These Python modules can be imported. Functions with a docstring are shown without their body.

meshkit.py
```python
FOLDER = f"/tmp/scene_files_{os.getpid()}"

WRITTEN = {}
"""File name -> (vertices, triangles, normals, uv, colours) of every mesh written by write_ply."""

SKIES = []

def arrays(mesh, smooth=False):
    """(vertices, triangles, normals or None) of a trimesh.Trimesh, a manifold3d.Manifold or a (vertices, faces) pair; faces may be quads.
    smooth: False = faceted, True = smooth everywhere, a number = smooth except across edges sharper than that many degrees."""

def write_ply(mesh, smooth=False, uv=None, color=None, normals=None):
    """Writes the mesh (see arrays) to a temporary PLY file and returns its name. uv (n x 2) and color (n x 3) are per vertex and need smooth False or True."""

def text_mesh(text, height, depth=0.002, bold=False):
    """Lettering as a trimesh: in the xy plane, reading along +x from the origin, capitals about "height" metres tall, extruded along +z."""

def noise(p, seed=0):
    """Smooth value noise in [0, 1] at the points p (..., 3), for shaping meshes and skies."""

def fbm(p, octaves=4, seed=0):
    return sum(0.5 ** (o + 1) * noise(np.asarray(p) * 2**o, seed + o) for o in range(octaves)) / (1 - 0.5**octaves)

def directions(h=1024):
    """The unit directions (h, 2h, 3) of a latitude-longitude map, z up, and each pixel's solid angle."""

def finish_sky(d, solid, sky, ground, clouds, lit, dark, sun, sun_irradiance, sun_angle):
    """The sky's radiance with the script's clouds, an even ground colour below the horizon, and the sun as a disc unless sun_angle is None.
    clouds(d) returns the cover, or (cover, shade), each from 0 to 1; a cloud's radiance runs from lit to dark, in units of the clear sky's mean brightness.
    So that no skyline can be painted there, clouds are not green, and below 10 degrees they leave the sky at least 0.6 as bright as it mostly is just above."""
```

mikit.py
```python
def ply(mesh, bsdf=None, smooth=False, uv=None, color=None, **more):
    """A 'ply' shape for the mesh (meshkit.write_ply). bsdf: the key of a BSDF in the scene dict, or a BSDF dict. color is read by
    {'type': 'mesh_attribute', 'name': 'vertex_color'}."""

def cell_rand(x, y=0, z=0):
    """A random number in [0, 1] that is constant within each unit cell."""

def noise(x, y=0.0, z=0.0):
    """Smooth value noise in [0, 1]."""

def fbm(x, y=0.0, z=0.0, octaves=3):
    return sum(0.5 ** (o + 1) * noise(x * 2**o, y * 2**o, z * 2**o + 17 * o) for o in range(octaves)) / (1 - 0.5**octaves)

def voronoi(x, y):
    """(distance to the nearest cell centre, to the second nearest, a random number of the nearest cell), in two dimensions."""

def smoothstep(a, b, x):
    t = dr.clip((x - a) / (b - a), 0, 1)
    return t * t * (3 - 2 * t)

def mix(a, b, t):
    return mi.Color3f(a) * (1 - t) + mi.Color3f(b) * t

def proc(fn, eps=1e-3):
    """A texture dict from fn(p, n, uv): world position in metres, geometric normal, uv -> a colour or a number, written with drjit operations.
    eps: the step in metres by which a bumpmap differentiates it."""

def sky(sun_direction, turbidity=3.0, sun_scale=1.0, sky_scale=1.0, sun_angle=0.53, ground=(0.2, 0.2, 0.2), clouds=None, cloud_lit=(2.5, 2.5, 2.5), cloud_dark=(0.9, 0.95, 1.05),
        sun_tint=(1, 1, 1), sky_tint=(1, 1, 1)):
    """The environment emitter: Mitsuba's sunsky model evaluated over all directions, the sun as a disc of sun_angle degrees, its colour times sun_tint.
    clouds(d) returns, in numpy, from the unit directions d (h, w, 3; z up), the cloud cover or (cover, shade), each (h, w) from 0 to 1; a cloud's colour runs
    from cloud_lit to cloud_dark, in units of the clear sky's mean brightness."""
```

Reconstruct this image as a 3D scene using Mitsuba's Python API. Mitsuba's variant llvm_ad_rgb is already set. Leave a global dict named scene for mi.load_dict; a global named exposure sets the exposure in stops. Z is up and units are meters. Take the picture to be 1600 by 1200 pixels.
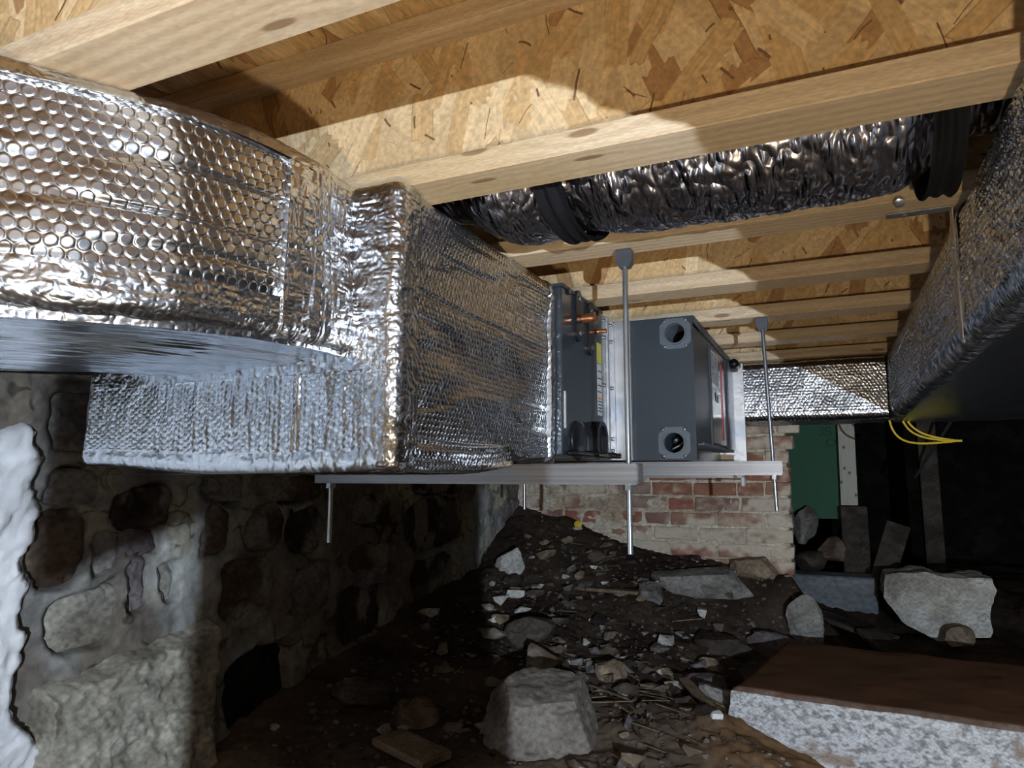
import math, random
import numpy as np
import trimesh
import manifold3d as m3
import mitsuba as mi
import drjit as dr
import mikit, meshkit
from mitsuba import ScalarTransform4f as T
from shapely.geometry import Polygon, box as sbox, Point
from scipy.interpolate import RBFInterpolator

# ------------------------------------------------------------------ camera, light, exposure
scene, labels = {}, {}
exposure = 0.0
PITCH, YAW, FPX = math.radians(7.6), math.radians(24.4), 1085.0
_f = [-math.sin(YAW) * math.cos(PITCH), math.cos(YAW) * math.cos(PITCH), math.sin(PITCH)]
scene['camera'] = {'type': 'perspective', 'fov_axis': 'x', 'fov': 2 * math.degrees(math.atan(800 / FPX)),
                   'near_clip': 0.02, 'far_clip': 60.0,
                   'to_world': T().look_at(origin=[0, 0, 0], target=_f, up=[0, 0, 1])}
LAMP = (0.78, -0.95, -0.12)          # the work lantern stands behind the camera, under the return duct
LAMP_R, LAMP_POWER = 0.006, 165000.0
LAMP_COLOR = (0.85, 0.985, 1.15)
FILL_POWER, FILL_COLOR = 1900.0, (1.0, .78, .50)   # added unseen fill lamp that brightens the shaded joist webs

rng = np.random.default_rng(7)
R = random.Random(7)
N = lambda p, s=0: meshkit.noise(p, s)

# ------------------------------------------------------------------ materials
def M(name, d, two=True):
    scene[name] = {'type': 'twosided', 'bsdf': d} if two else d
    return name

def rgb(*c): return {'type': 'rgb', 'value': list(c)}
def diffuse(tex): return {'type': 'diffuse', 'reflectance': tex}
def rough(tex, r=0.6, spec=0.4, **k): return {'type': 'principled', 'base_color': tex, 'roughness': r, 'specular': spec, **k}
P = mikit.proc
mix, sst, fbm, noise, voro, crand = mikit.mix, mikit.smoothstep, mikit.fbm, mikit.noise, mikit.voronoi, mikit.cell_rand

def lumber(c1, c2, dark, seed):
    def fn(p, n, uv):
        a, b, r = voro(p.x * 2.6 + seed * 3, (p.y + p.z) * 10 + seed)
        near = sst(0.30, 0.04, a) * dr.select(r > 0.62, 1.0, 0.0)
        w = noise(p.x * 1.1 + seed, p.y * 8, p.z * 8) + 0.35 * near
        ring = 0.5 + 0.5 * dr.sin(p.y * 330 + p.z * 260 + 14 * w)
        fine = fbm(p.x * 7 + seed, p.y * 230, p.z * 230, 3)
        blot = fbm(p.x * 2.3 - seed, p.y * 5, p.z * 5, 3)
        saw = noise(p.x * 130, p.y * 420, p.z * 420)
        c = mix(c1, c2, sst(0.15, 0.85, ring * 0.5 + fine * 0.5))
        c = mix(c, dark, 0.55 * sst(0.50, 0.72, blot))
        c = c * (0.84 + 0.32 * saw)
        knot = sst(0.075, 0.045, a) * dr.select(r > 0.62, 1.0, 0.0)
        return mix(c, mi.Color3f(0.23, 0.125, 0.06), 0.8 * knot)
    return fn
WOODS = [M('mat_lumber_%d' % i, rough(P(lumber(a, b, d, 3.7 * i)), 0.6, 0.3)) for i, (a, b, d) in enumerate([
    (mi.Color3f(.70, .57, .39), mi.Color3f(.60, .46, .30), mi.Color3f(.50, .35, .17)),
    (mi.Color3f(.66, .53, .36), mi.Color3f(.57, .43, .27), mi.Color3f(.42, .32, .21)),
    (mi.Color3f(.66, .53, .36), mi.Color3f(.55, .41, .26), mi.Color3f(.38, .30, .21))])]

def osb(p, n, uv):
    u, v = p.x, p.z + 0.37 * p.y
    col = mix(mi.Color3f(.60, .46, .27), mi.Color3f(.52, .37, .20), fbm(u * 9, v * 9, 0, 3))
    for layer, (cs, hl, hw) in enumerate(((0.105, 0.10, 0.034), (0.075, 0.070, 0.020))):
        best = mi.Float(-1)
        lc = mi.Color3f(0)
        for a in (-1, 0, 1):
            for b in (-1, 0, 1):
                cx, cy = dr.floor(u / cs) + a, dr.floor(v / cs) + b
                k = 10 * layer
                px, py = u - (cx + crand(cx, cy, 1 + k)) * cs, v - (cy + crand(cx, cy, 2 + k)) * cs
                an = 0.6 + crand(cx, cy, 3 + k) * 1.9
                s, c = dr.sincos(an)
                lx, ly = px * c + py * s, -px * s + py * c
                ly = ly + 0.005 * (noise(lx * 22, cx * 7.1, cy * 3.3) - .5)
                lx = lx + 0.022 * (noise(ly * 160, cx * 3.1, cy * 5.3) - .5)
                l = hl * (0.6 + 0.6 * crand(cx, cy, 4 + k)); w = hw * (0.5 + crand(cx, cy, 5 + k))
                pr = crand(cx, cy, 6 + k)
                inside = (dr.abs(lx) < l) & (dr.abs(ly) < w) & (pr > best) & (pr > 0.12)
                t = crand(cx, cy, 7 + k)
                grain = fbm(lx * 14, ly * 260, cx + cy, 3)
                base = dr.select(t > 0.88, mi.Color3f(.40, .235, .11), dr.select(t > 0.45, mi.Color3f(.66, .50, .29), mi.Color3f(.56, .385, .19)))
                base = base * (0.82 + 0.34 * grain)
                edge = dr.minimum(w - dr.abs(ly), l - dr.abs(lx))
                crack = 0.30 * dr.select(crand(cx, cy, 8 + k) > 0.8, 1.0, 0.15)
                base = base * (1 - crack + crack * sst(0.0, 0.0035, edge))
                lc = dr.select(inside, base, lc)
                best = dr.select(inside, pr, best)
        col = dr.select(best > 0, lc, col)
    cs = 0.06
    for a in (-1, 0, 1):
        for b in (-1, 0, 1):
            cx, cy = dr.floor(u / cs) + a, dr.floor(v / cs) + b
            px, py = u - (cx + crand(cx, cy, 31)) * cs, v - (cy + crand(cx, cy, 32)) * cs
            s, c = dr.sincos(0.5 + crand(cx, cy, 33) * 2.1)
            lx, ly = px * c + py * s, -px * s + py * c
            ly = ly + 0.006 * (noise(lx * 40, cx, cy) - .5)
            on = (dr.abs(lx) < 0.028 * crand(cx, cy, 34)) & (dr.abs(ly) < 0.0022 * crand(cx, cy, 35)) & (crand(cx, cy, 36) > 0.15)
            col = dr.select(on, mi.Color3f(.20, .115, .055), col)
    return col * (0.86 + 0.46 * fbm(u * 160, v * 160, 3.0, 2))
M('mat_osb', rough(P(osb), 0.55, 0.35))

def crinkle(f, g):
    def fn(p, n, uv):
        x, y, z = p.x * f, p.y * f, p.z * f
        wx = noise(x * .6 + 5, y * .6, z * .6) * 1.6
        a_ = dr.abs(2 * noise(x + wx, y + wx, z - wx) - 1)
        b_ = dr.abs(2 * noise(x * 2.3 - wx, y * 2.3 + 7, z * 2.3 + wx) - 1)
        return a_ + g * b_
    return fn
def bumped(fn, h, alpha, c):
    return {'type': 'bumpmap', 'scale': h, 'tex': P(fn, 6e-4), 'bsdf': {'type': 'roughconductor', 'material': 'Al', 'distribution': 'ggx', 'alpha': alpha, 'specular_reflectance': rgb(*c)}}
M('mat_foil', {'type': 'roughconductor', 'material': 'Al', 'distribution': 'ggx', 'alpha': 0.055, 'specular_reflectance': rgb(.80, .86, .93)})
M('mat_foil_tape', bumped(crinkle(60.0, .5), 0.0019, 0.07, (.80, .86, .93)))
def flexc(p, n, uv):
    q = crinkle(40.0, .6)
    return q(mi.Point3f(p.x * 1.2, p.y * .45, p.z * .45), n, uv)
M('mat_flex_foil', bumped(flexc, 0.0070, 0.06, (.52, .52, .57)))
def galv(p, n, uv):
    a, b, r = voro((p.x + p.y) * 90, p.z * 90)
    return mi.Color3f(0.62 + 0.28 * r) * mi.Color3f(.96, .98, 1.0)
M('mat_galvanised', {'type': 'roughconductor', 'material': 'Al', 'distribution': 'ggx', 'alpha': 0.22, 'specular_reflectance': P(galv)})
def strutc(p, n, uv):
    g = fbm(p.x * 3, p.y * 260, p.z * 260, 2)
    return mix(mi.Color3f(.20, .21, .23), mi.Color3f(.40, .41, .43), g)
M('mat_strut', rough(P(strutc), 0.42, 0.5, metallic=0.8))
M('mat_zinc', rough(rgb(.62, .68, .74), 0.25, 0.5, metallic=0.9))
M('mat_bracket', rough(rgb(.10, .11, .13), 0.4, 0.5, metallic=0.5))
M('mat_paint', rough(rgb(.034, .044, .057), 0.42, 0.45))
M('mat_gloss_paint', rough(rgb(.030, .037, .046), 0.16, 0.6, clearcoat=0.7, clearcoat_gloss=0.9))
M('mat_collar', rough(rgb(.11, .135, .165), 0.5, 0.4))
M('mat_black', rough(rgb(.012, .013, .016), 0.3, 0.5))
M('mat_strap', rough(rgb(.006, .006, .008), 0.8, 0.2))
M('mat_pit', diffuse(rgb(.006, .006, .007)))
M('mat_copper', rough(rgb(.80, .36, .18), 0.28, 0.5, metallic=0.9))
M('mat_label', rough(rgb(.62, .64, .66), 0.4, 0.4))
M('mat_label_yellow', rough(rgb(.62, .55, .06), 0.4, 0.4))
M('mat_label_red', rough(rgb(.62, .05, .07), 0.4, 0.4))
M('mat_label_orange', rough(rgb(.75, .28, .10), 0.4, 0.4))
M('mat_ink', rough(rgb(.07, .075, .085), 0.5, 0.3))
M('mat_yellow', rough(rgb(.70, .50, .03), 0.4, 0.4))
M('mat_white', rough(rgb(.75, .75, .73), 0.5, 0.4))

def crack(x, y, z):
    w = noise(x * 1.7, y * 1.7, z * 1.7)
    return sst(0.050, 0.012, dr.abs(noise(x + w, y + w, z - w) - 0.5))
def mottled(a, b, c, s, seed=0.0, smear=0.0):
    def fn(p, n, uv):
        x, y, z = p.x * s + seed, p.y * s + seed, p.z * s
        t = fbm(x, y, z, 4)
        q = fbm(x * 0.45 + 9, y * 0.45, z * 0.45, 3)
        f = fbm(x * 7, y * 7, z * 7, 3)
        k = mix(a, b, sst(0.3, 0.7, t))
        k = mix(k, c, sst(0.5, 0.68, q)) * (0.45 + 1.1 * f)
        if smear: k = mix(k, C(.27, .26, .235) * (0.5 + f), smear * sst(.48, .62, fbm(x * .8 + 31, y * .8, z * .5, 4)))
        return k * (1 - 0.35 * crack(x * .8, y * .8, z * .8) * sst(.55, .68, noise(x * .9 + 3, y * .9, z * .9)))
    return fn
C = mi.Color3f
def streaky(p, n, uv):
    t = fbm(p.y * 9, p.z * 5, p.x * 9, 4)
    q = fbm(p.y * 3.0 + 4, p.z * 2.0, 1.0, 3)
    u = fbm(p.y * 14 + 2, p.z * 9, 4.0, 4)
    f = fbm(p.y * 75, p.z * 60, p.x * 75, 3)
    c = mix(C(.22, .225, .215), C(.44, .45, .43), sst(.3, .7, t))
    c = mix(c, C(.36, .34, .27), sst(.50, .60, u))
    c = mix(c, C(.12, .098, .08), 0.85 * sst(.44, .60, q))
    c = c * (1 - 0.55 * crack(p.x * 12, p.y * 12, p.z * 12) * sst(.52, .60, u))
    return c * (0.55 + 0.9 * f)
M('mat_mortar', diffuse(P(streaky)))
def plaster(p, n, uv):
    f = fbm(p.y * 30, p.z * 30, p.x * 30, 3)
    q = fbm(p.y * 4, p.z * 4, 2.0, 3)
    return mix(C(.90, .91, .92), C(.66, .67, .69), 0.6 * sst(.45, .7, q)) * (0.75 + 0.4 * f)
M('mat_plaster', diffuse(P(plaster)))
STONE_COL = dict(
    brown=(C(.085, .06, .045), C(.14, .105, .08), C(.22, .19, .155)),
    dark=(C(.03, .024, .021), C(.06, .046, .04), C(.10, .085, .07)),
    grey=(C(.20, .19, .175), C(.28, .27, .25), C(.12, .10, .085)),
    cream=(C(.42, .40, .33), C(.30, .28, .23), C(.20, .185, .15)),
    purple=(C(.14, .12, .125), C(.20, .175, .175), C(.09, .075, .075)),
    black=(C(.008, .008, .008), C(.014, .013, .012), C(.02, .018, .016)),
    tan=(C(.30, .235, .165), C(.22, .17, .12), C(.15, .115, .085)),
    taupe=(C(.185, .16, .135), C(.25, .225, .195), C(.13, .11, .092)),
    white=(C(.62, .61, .57), C(.48, .47, .43), C(.38, .36, .31)))
for k, (a, b, c) in STONE_COL.items():
    M('mat_stone_' + k, diffuse(P(mottled(a, b, c, 14.0, 5.0))))
    M('mat_wall_stone_' + k, diffuse(P(mottled(a, b, c, 14.0, 5.0, 0.0 if k == 'black' else 0.75))))
def soil(p, n, uv):
    t = fbm(p.x * 7, p.y * 7, p.z * 7, 4)
    f = fbm(p.x * 70, p.y * 70, p.z * 70, 3)
    q = fbm(p.x * 1.7 + 3, p.y * 1.7, 0.0, 3)
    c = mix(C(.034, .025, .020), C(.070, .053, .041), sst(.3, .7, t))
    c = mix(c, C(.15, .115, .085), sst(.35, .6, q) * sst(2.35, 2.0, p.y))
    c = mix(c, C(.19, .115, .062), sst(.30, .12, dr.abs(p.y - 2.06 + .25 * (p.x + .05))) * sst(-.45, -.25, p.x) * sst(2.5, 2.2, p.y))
    return c * (0.6 + 0.8 * f)
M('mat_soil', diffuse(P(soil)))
M('mat_gravel', diffuse(P(mottled(C(.065, .052, .043), C(.11, .09, .075), C(.22, .19, .16), 25.0))))
def slabf(p, n, uv):
    f = fbm(p.x * 45, p.y * 45, p.z * 45, 3)
    g = fbm(p.x * 90 + p.z * 60, p.z * 130 - p.x * 40, p.y * 20, 2)
    side = mix(C(.24, .24, .235), C(.58, .59, .60), sst(.30, .62, f * .35 + g * .65)) * (0.6 + 0.8 * fbm(p.x * 220, p.y * 220, p.z * 220, 2))
    q = fbm(p.x * 6, p.y * 6, 0.0, 3)
    rust = mix(C(.16, .085, .05), C(.11, .065, .042), q)
    dirt = fbm(p.x * 12, 3.0, p.z * 12, 3)
    side = mix(side, C(.26, .17, .11), 0.75 * sst(.58, .75, dirt))
    return mix(side, rust, sst(.45, .8, n.z))
M('mat_slab', diffuse(P(slabf)))
def brickf(base, seed):
    def fn(p, n, uv):
        t = fbm(p.x * 28 + seed, p.z * 34, p.y * 28, 3)
        q = fbm(p.x * 4.2 + seed * .1, p.z * 7, 2.0, 4)
        f = fbm(p.x * 90, p.z * 90, p.y * 90, 2)
        c = C(base) * (0.7 + 0.6 * t)
        lime = sst(.40, .62, q + 0.30 * (t - .5) + 0.09 * sst(-.7, -1.1, p.x))
        return mix(c, C(.66, .60, .49), 0.85 * lime) * (0.85 + 0.3 * f)
    return fn
BRICKS = [M('mat_brick_%d' % i, diffuse(P(brickf(b, 3.1 * i)))) for i, b in enumerate([(.32, .16, .11), (.36, .21, .15), (.28, .17, .14), (.34, .14, .11), (.33, .24, .20)])]
M('mat_brick_mortar', diffuse(P(mottled(C(.66, .60, .49), C(.54, .48, .38), C(.42, .34, .25), 16.0))))
M('mat_green', rough(rgb(.018, .10, .050), 0.6, 0.3))
M('mat_green_print', rough(rgb(.008, .045, .026), 0.6, 0.3))
def stud(p, n, uv):
    g = fbm(p.x * 90, p.y * 90, p.z * 3, 3)
    k, b, r = voro(p.x * 12, p.z * 9)
    return mix(mix(C(.62, .62, .55), C(.46, .45, .38), g), C(.20, .17, .13), sst(.12, .05, k))
M('mat_stud', diffuse(P(stud)))
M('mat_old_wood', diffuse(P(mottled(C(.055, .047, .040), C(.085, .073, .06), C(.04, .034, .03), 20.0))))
M('mat_splinter', diffuse(P(mottled(C(.24, .185, .125), C(.17, .125, .085), C(.12, .09, .065), 30.0))))
M('mat_grey_beam', rough(P(mottled(C(.13, .145, .16), C(.18, .20, .215), C(.10, .11, .12), 8.0)), 0.6, 0.3))

# ------------------------------------------------------------------ mesh helpers
def key_for(base):
    if base not in scene and base not in labels and not any(k.startswith(base + '__') for k in scene): return base
    i = 1
    while True:
        k = '%s_%03d' % (base, i)
        if k not in scene and k not in labels and not any(q.startswith(k + '__') for q in scene): return k
        i += 1

def thing(name, label, cat, group=None):
    k = key_for(name)
    labels[k] = {'label': label, 'category': cat}
    if group: labels[k]['group'] = group
    return k

def part(parent, name, mesh, mat, smooth=False, label=None, kind=None):
    base = parent + '__' + name if parent else name
    k, i = base, 1
    while k in scene:
        k = '%s_%03d' % (base, i); i += 1
    scene[k] = mesh if isinstance(mesh, dict) else mikit.ply(mesh, mat, smooth)
    if isinstance(mesh, dict) and mat:
        scene[k] = {**mesh, 'bsdf': {'type': 'ref', 'id': mat}}
    if label or kind:
        labels[k] = {}
        if label: labels[k]['label'] = label
        if kind: labels[k]['kind'] = kind
    return k

def single(name, mesh, mat, label, cat, smooth=False, group=None):
    k = key_for(name)
    scene[k] = mesh if isinstance(mesh, dict) else mikit.ply(mesh, mat, smooth)
    if isinstance(mesh, dict) and mat: scene[k] = {**mesh, 'bsdf': {'type': 'ref', 'id': mat}}
    labels[k] = {'label': label, 'category': cat}
    if group: labels[k]['group'] = group
    return k

def structure(k, mesh=None, mat=None, smooth=False, label=None):
    if mesh is not None: scene[k] = mikit.ply(mesh, mat, smooth)
    labels[k] = {'kind': 'structure', 'label': label or k.replace('_', ' ')}
    return k

def box(x0, x1, y0, y1, z0, z1, b=0.002):
    pts = []
    for sx in (0, 1):
        for sy in (0, 1):
            for sz in (0, 1):
                c = np.array([(x0, x1)[sx], (y0, y1)[sy], (z0, z1)[sz]], float)
                d = np.array([1 - 2 * sx, 1 - 2 * sy, 1 - 2 * sz]) * b
                for ax in range(3):
                    q = c + d; q[ax] = c[ax]
                    pts.append(q)
    return trimesh.convex.convex_hull(np.array(pts))

def cat(*ms): return trimesh.util.concatenate(list(ms))
def to_tm(m):
    q = m.to_mesh()
    return trimesh.Trimesh(q.vert_properties[:, :3], q.tri_verts, process=False)
def from_tm(t): return m3.Manifold(m3.Mesh(np.asarray(t.vertices, np.float32), np.asarray(t.faces, np.uint32)))

def cyl(p0, p1, r, n=20, r1=None):
    p0, p1 = np.array(p0, float), np.array(p1, float)
    return tube([p0, p1], [r, r if r1 is None else r1], n)

def tube(pts, radii, n=16, cap=True):
    p = np.asarray(pts, float); r = np.broadcast_to(radii, (len(p),))
    t = np.gradient(p, axis=0); t /= np.linalg.norm(t, axis=1, keepdims=True) + 1e-12
    ref = np.array([0, 0, 1.0]) if abs(t[0, 2]) < .9 else np.array([1.0, 0, 0])
    v = []
    a = np.cross(t[0], ref); a /= np.linalg.norm(a)
    an = np.arange(n) * 2 * np.pi / n
    for i in range(len(p)):
        a = a - t[i] * (a @ t[i]); a /= np.linalg.norm(a)
        b = np.cross(t[i], a)
        v.append(p[i] + r[i] * (np.cos(an)[:, None] * a + np.sin(an)[:, None] * b))
    v = np.vstack(v); f = []
    for i in range(len(p) - 1):
        for j in range(n):
            q = [i * n + j, i * n + (j + 1) % n, (i + 1) * n + (j + 1) % n, (i + 1) * n + j]
            f += [[q[0], q[1], q[2]], [q[0], q[2], q[3]]]
    if cap:
        v = np.vstack([v, p[0], p[-1]]); m = len(v)
        for j in range(n):
            f.append([m - 2, (j + 1) % n, j]); f.append([m - 1, (len(p) - 1) * n + j, (len(p) - 1) * n + (j + 1) % n])
    return trimesh.Trimesh(v, f, process=False)

def grid_faces(m, n, mask=None):
    i, j = np.meshgrid(np.arange(m - 1), np.arange(n - 1), indexing='ij')
    q = np.stack([i * n + j, i * n + j + 1, (i + 1) * n + j + 1, (i + 1) * n + j], -1)
    q = q[mask] if mask is not None else q.reshape(-1, 4)
    return np.vstack([q[:, [0, 1, 2]], q[:, [0, 2, 3]]])

def grid_mesh(Pn, mask=None, flip=False):
    f = grid_faces(Pn.shape[0], Pn.shape[1], mask)
    if flip: f = f[:, ::-1]
    v = Pn.reshape(-1, 3)
    used = np.unique(f)
    re = np.full(len(v), -1); re[used] = np.arange(len(used))
    return trimesh.Trimesh(v[used], re[f], process=False)

def extrude(poly, h): return trimesh.creation.extrude_polygon(poly, h, engine='earcut')

def place(mesh, o, ex, ey, ez):
    m = np.eye(4); m[:3, 0], m[:3, 1], m[:3, 2], m[:3, 3] = ex, ey, ez, o
    q = mesh.copy(); q.apply_transform(m); return q

def threaded(x, y, z0, z1, r=0.0055, lean=(0, 0)):
    pitch = 0.0022
    n = int((z1 - z0) / (pitch / 2))
    z = np.linspace(z0, z1, n)
    pts = np.stack([x + lean[0] * (z - z1), y + lean[1] * (z - z1), z], 1)
    return tube(pts, r + 0.0005 * (-1.0) ** np.arange(n), 10)

def hexnut(x, y, z, r=0.010, h=0.009):
    p = Polygon([(r * math.cos(a), r * math.sin(a)) for a in np.arange(6) * math.pi / 3]).difference(Point(0, 0).buffer(0.0058))
    m = extrude(p, h); m.apply_translation([x, y, z - h / 2]); return m

# ------------------------------------------------------------------ foil relief
def hexcell(s, t, p):
    """offset and distance to the nearest bubble centre of a hex lattice with pitch p, and a random id"""
    s, t = s / p, t / (p * 0.866)
    best = np.full(s.shape, 9.0); ids = np.zeros(s.shape); ds = np.zeros(s.shape); dt = np.zeros(s.shape)
    r0 = np.floor(t)
    for dr_ in (0, 1):
        row = r0 + dr_
        off = 0.5 * (row % 2)
        c = np.round(s - off) + off
        a, b = s - c, (t - row) * 0.866
        d = np.hypot(a, b)
        m = d < best
        best = np.where(m, d, best); ds = np.where(m, a, ds); dt = np.where(m, b, dt)
        ids = np.where(m, c * 12.9898 + row * 78.233, ids)
    h = lambda k: np.modf(np.abs(np.sin(ids * (1 + .37 * k)) * 43758.5453))[0]
    return ds, dt, best, h

def smooth01(a, b, x):
    q = np.clip((x - a) / (b - a), 0, 1); return q * q * (3 - 2 * q)

def bubbles(s, t, p, amp, tilt=0.5):
    ds, dt, d, h = hexcell(s, t, p)
    dome = 1 - smooth01(0.37, 0.49, d)
    return amp * dome * (1 + tilt * ((h(1) - .5) * 4 * ds + (h(2) - .5) * 4 * dt) + 0.5 * (h(3) - .5))

def ridged(s, t, fs, ft, seed, octv=3, warp=0.6):
    z = np.zeros_like(s) + seed * 3.17
    ws = N(np.stack([s * fs * .7, t * ft * .7, z + 11], -1), seed) - .5
    wt = N(np.stack([s * fs * .7, t * ft * .7, z + 23], -1), seed + 5) - .5
    out, a, tot = 0, 1.0, 0
    for o in range(octv):
        k = 2.0 ** o
        n = N(np.stack([s * fs * k + warp * ws * 2, t * ft * k + warp * wt * 2, z + o * 7], -1), seed + o)
        out = out + a * (1 - np.abs(2 * n - 1)); tot += a; a *= .55
    return out / tot

def lown(s, t, fs, ft, seed):
    return N(np.stack([s * fs, t * ft, np.zeros_like(s) + seed * 1.7], -1), seed) - .5

# ------------------------------------------------------------------ terrain
_ctl = np.array([
    (-1.5, 1.40, -.70), (-1.5, 1.75, -.60), (-1.5, 2.27, -.50), (-1.5, 2.95, -.40), (-1.5, 3.4, -.14), (-1.25, 3.4, -.20), (-.86, 3.4, -.33),
    (-.5, 3.38, -.39), (-.18, 3.36, -.43), (-1.2, 2.9, -.46), (-.9, 2.6, -.58), (-.9, 3.0, -.47), (-.5, 2.9, -.62), (-.25, 3.1, -.68), (-.05, 3.3, -.70), (-.6, 1.9, -.73), (-.5, 2.4, -.71),
    (-.9, 1.5, -.74), (-1.1, 2.0, -.66), (-.2, 1.8, -.75), (0.1, 2.05, -.85), (.1, 1.7, -.84), (-.32, 2.15, -.665), (-.1, 2.10, -.75), (.6, 2.0, -.90), (.6, 1.6, -.86), (.6, 3.0, -.73), (.3, 3.6, -.72), (.3, 4.2, -.70), (1.2, 4.5, -.68), (0, 4.7, -.56), (-.8, 4.6, -.55), (.8, 5.6, -.62),
    (0, 3.75, -.75), (.2, 4.1, -.745), (-.1, 4.0, -.745), (.05, 3.45, -.74), (.5, 4.0, -.73), (2.5, 3.0, -.75), (2.5, 6, -.7), (-1.5, 6, -.55), (-1.5, 0, -.76), (0, 0, -.77), (2.5, 0, -.77), (-1.5, -2.5, -.78), (2.5, -2.5, -.78), (-1.5, -5, -.78), (2.5, -5, -.78), (0.5, -1.2, -.78)])
_rbf = RBFInterpolator(_ctl[:, :2], _ctl[:, 2], kernel='linear', smoothing=0.002)
def ground(x, y, detail=True):
    x, y = np.broadcast_arrays(np.asarray(x, float), np.asarray(y, float))
    z = _rbf(np.stack([x.ravel(), y.ravel()], 1)).reshape(x.shape)
    if detail:
        p = np.stack([x, y, np.zeros_like(x)], -1)
        z = z + 0.045 * (meshkit.fbm(p * 5, 3, 3) - .5) + 0.022 * (meshkit.fbm(p * 19, 3, 9) - .5) + 0.012 * (meshkit.fbm(p * 60, 2, 5) - .5)
    return z

def axis(a, b, fine0, fine1, df, dc):
    return np.unique(np.concatenate([np.arange(a, fine0, dc), np.arange(fine0, fine1, df), np.arange(fine1, b + dc, dc)]))
gx, gy = axis(-1.75, 3.2, -1.6, 0.9, .0095, .05), axis(-5.0, 6.6, 1.1, 3.6, .0095, .05)
GX, GY = np.meshgrid(gx, gy, indexing='ij')
structure('floor', grid_mesh(np.stack([GX, GY, ground(GX, GY)], -1), flip=True), 'mat_soil', True, 'dark bare dirt floor of the crawl space')

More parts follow.
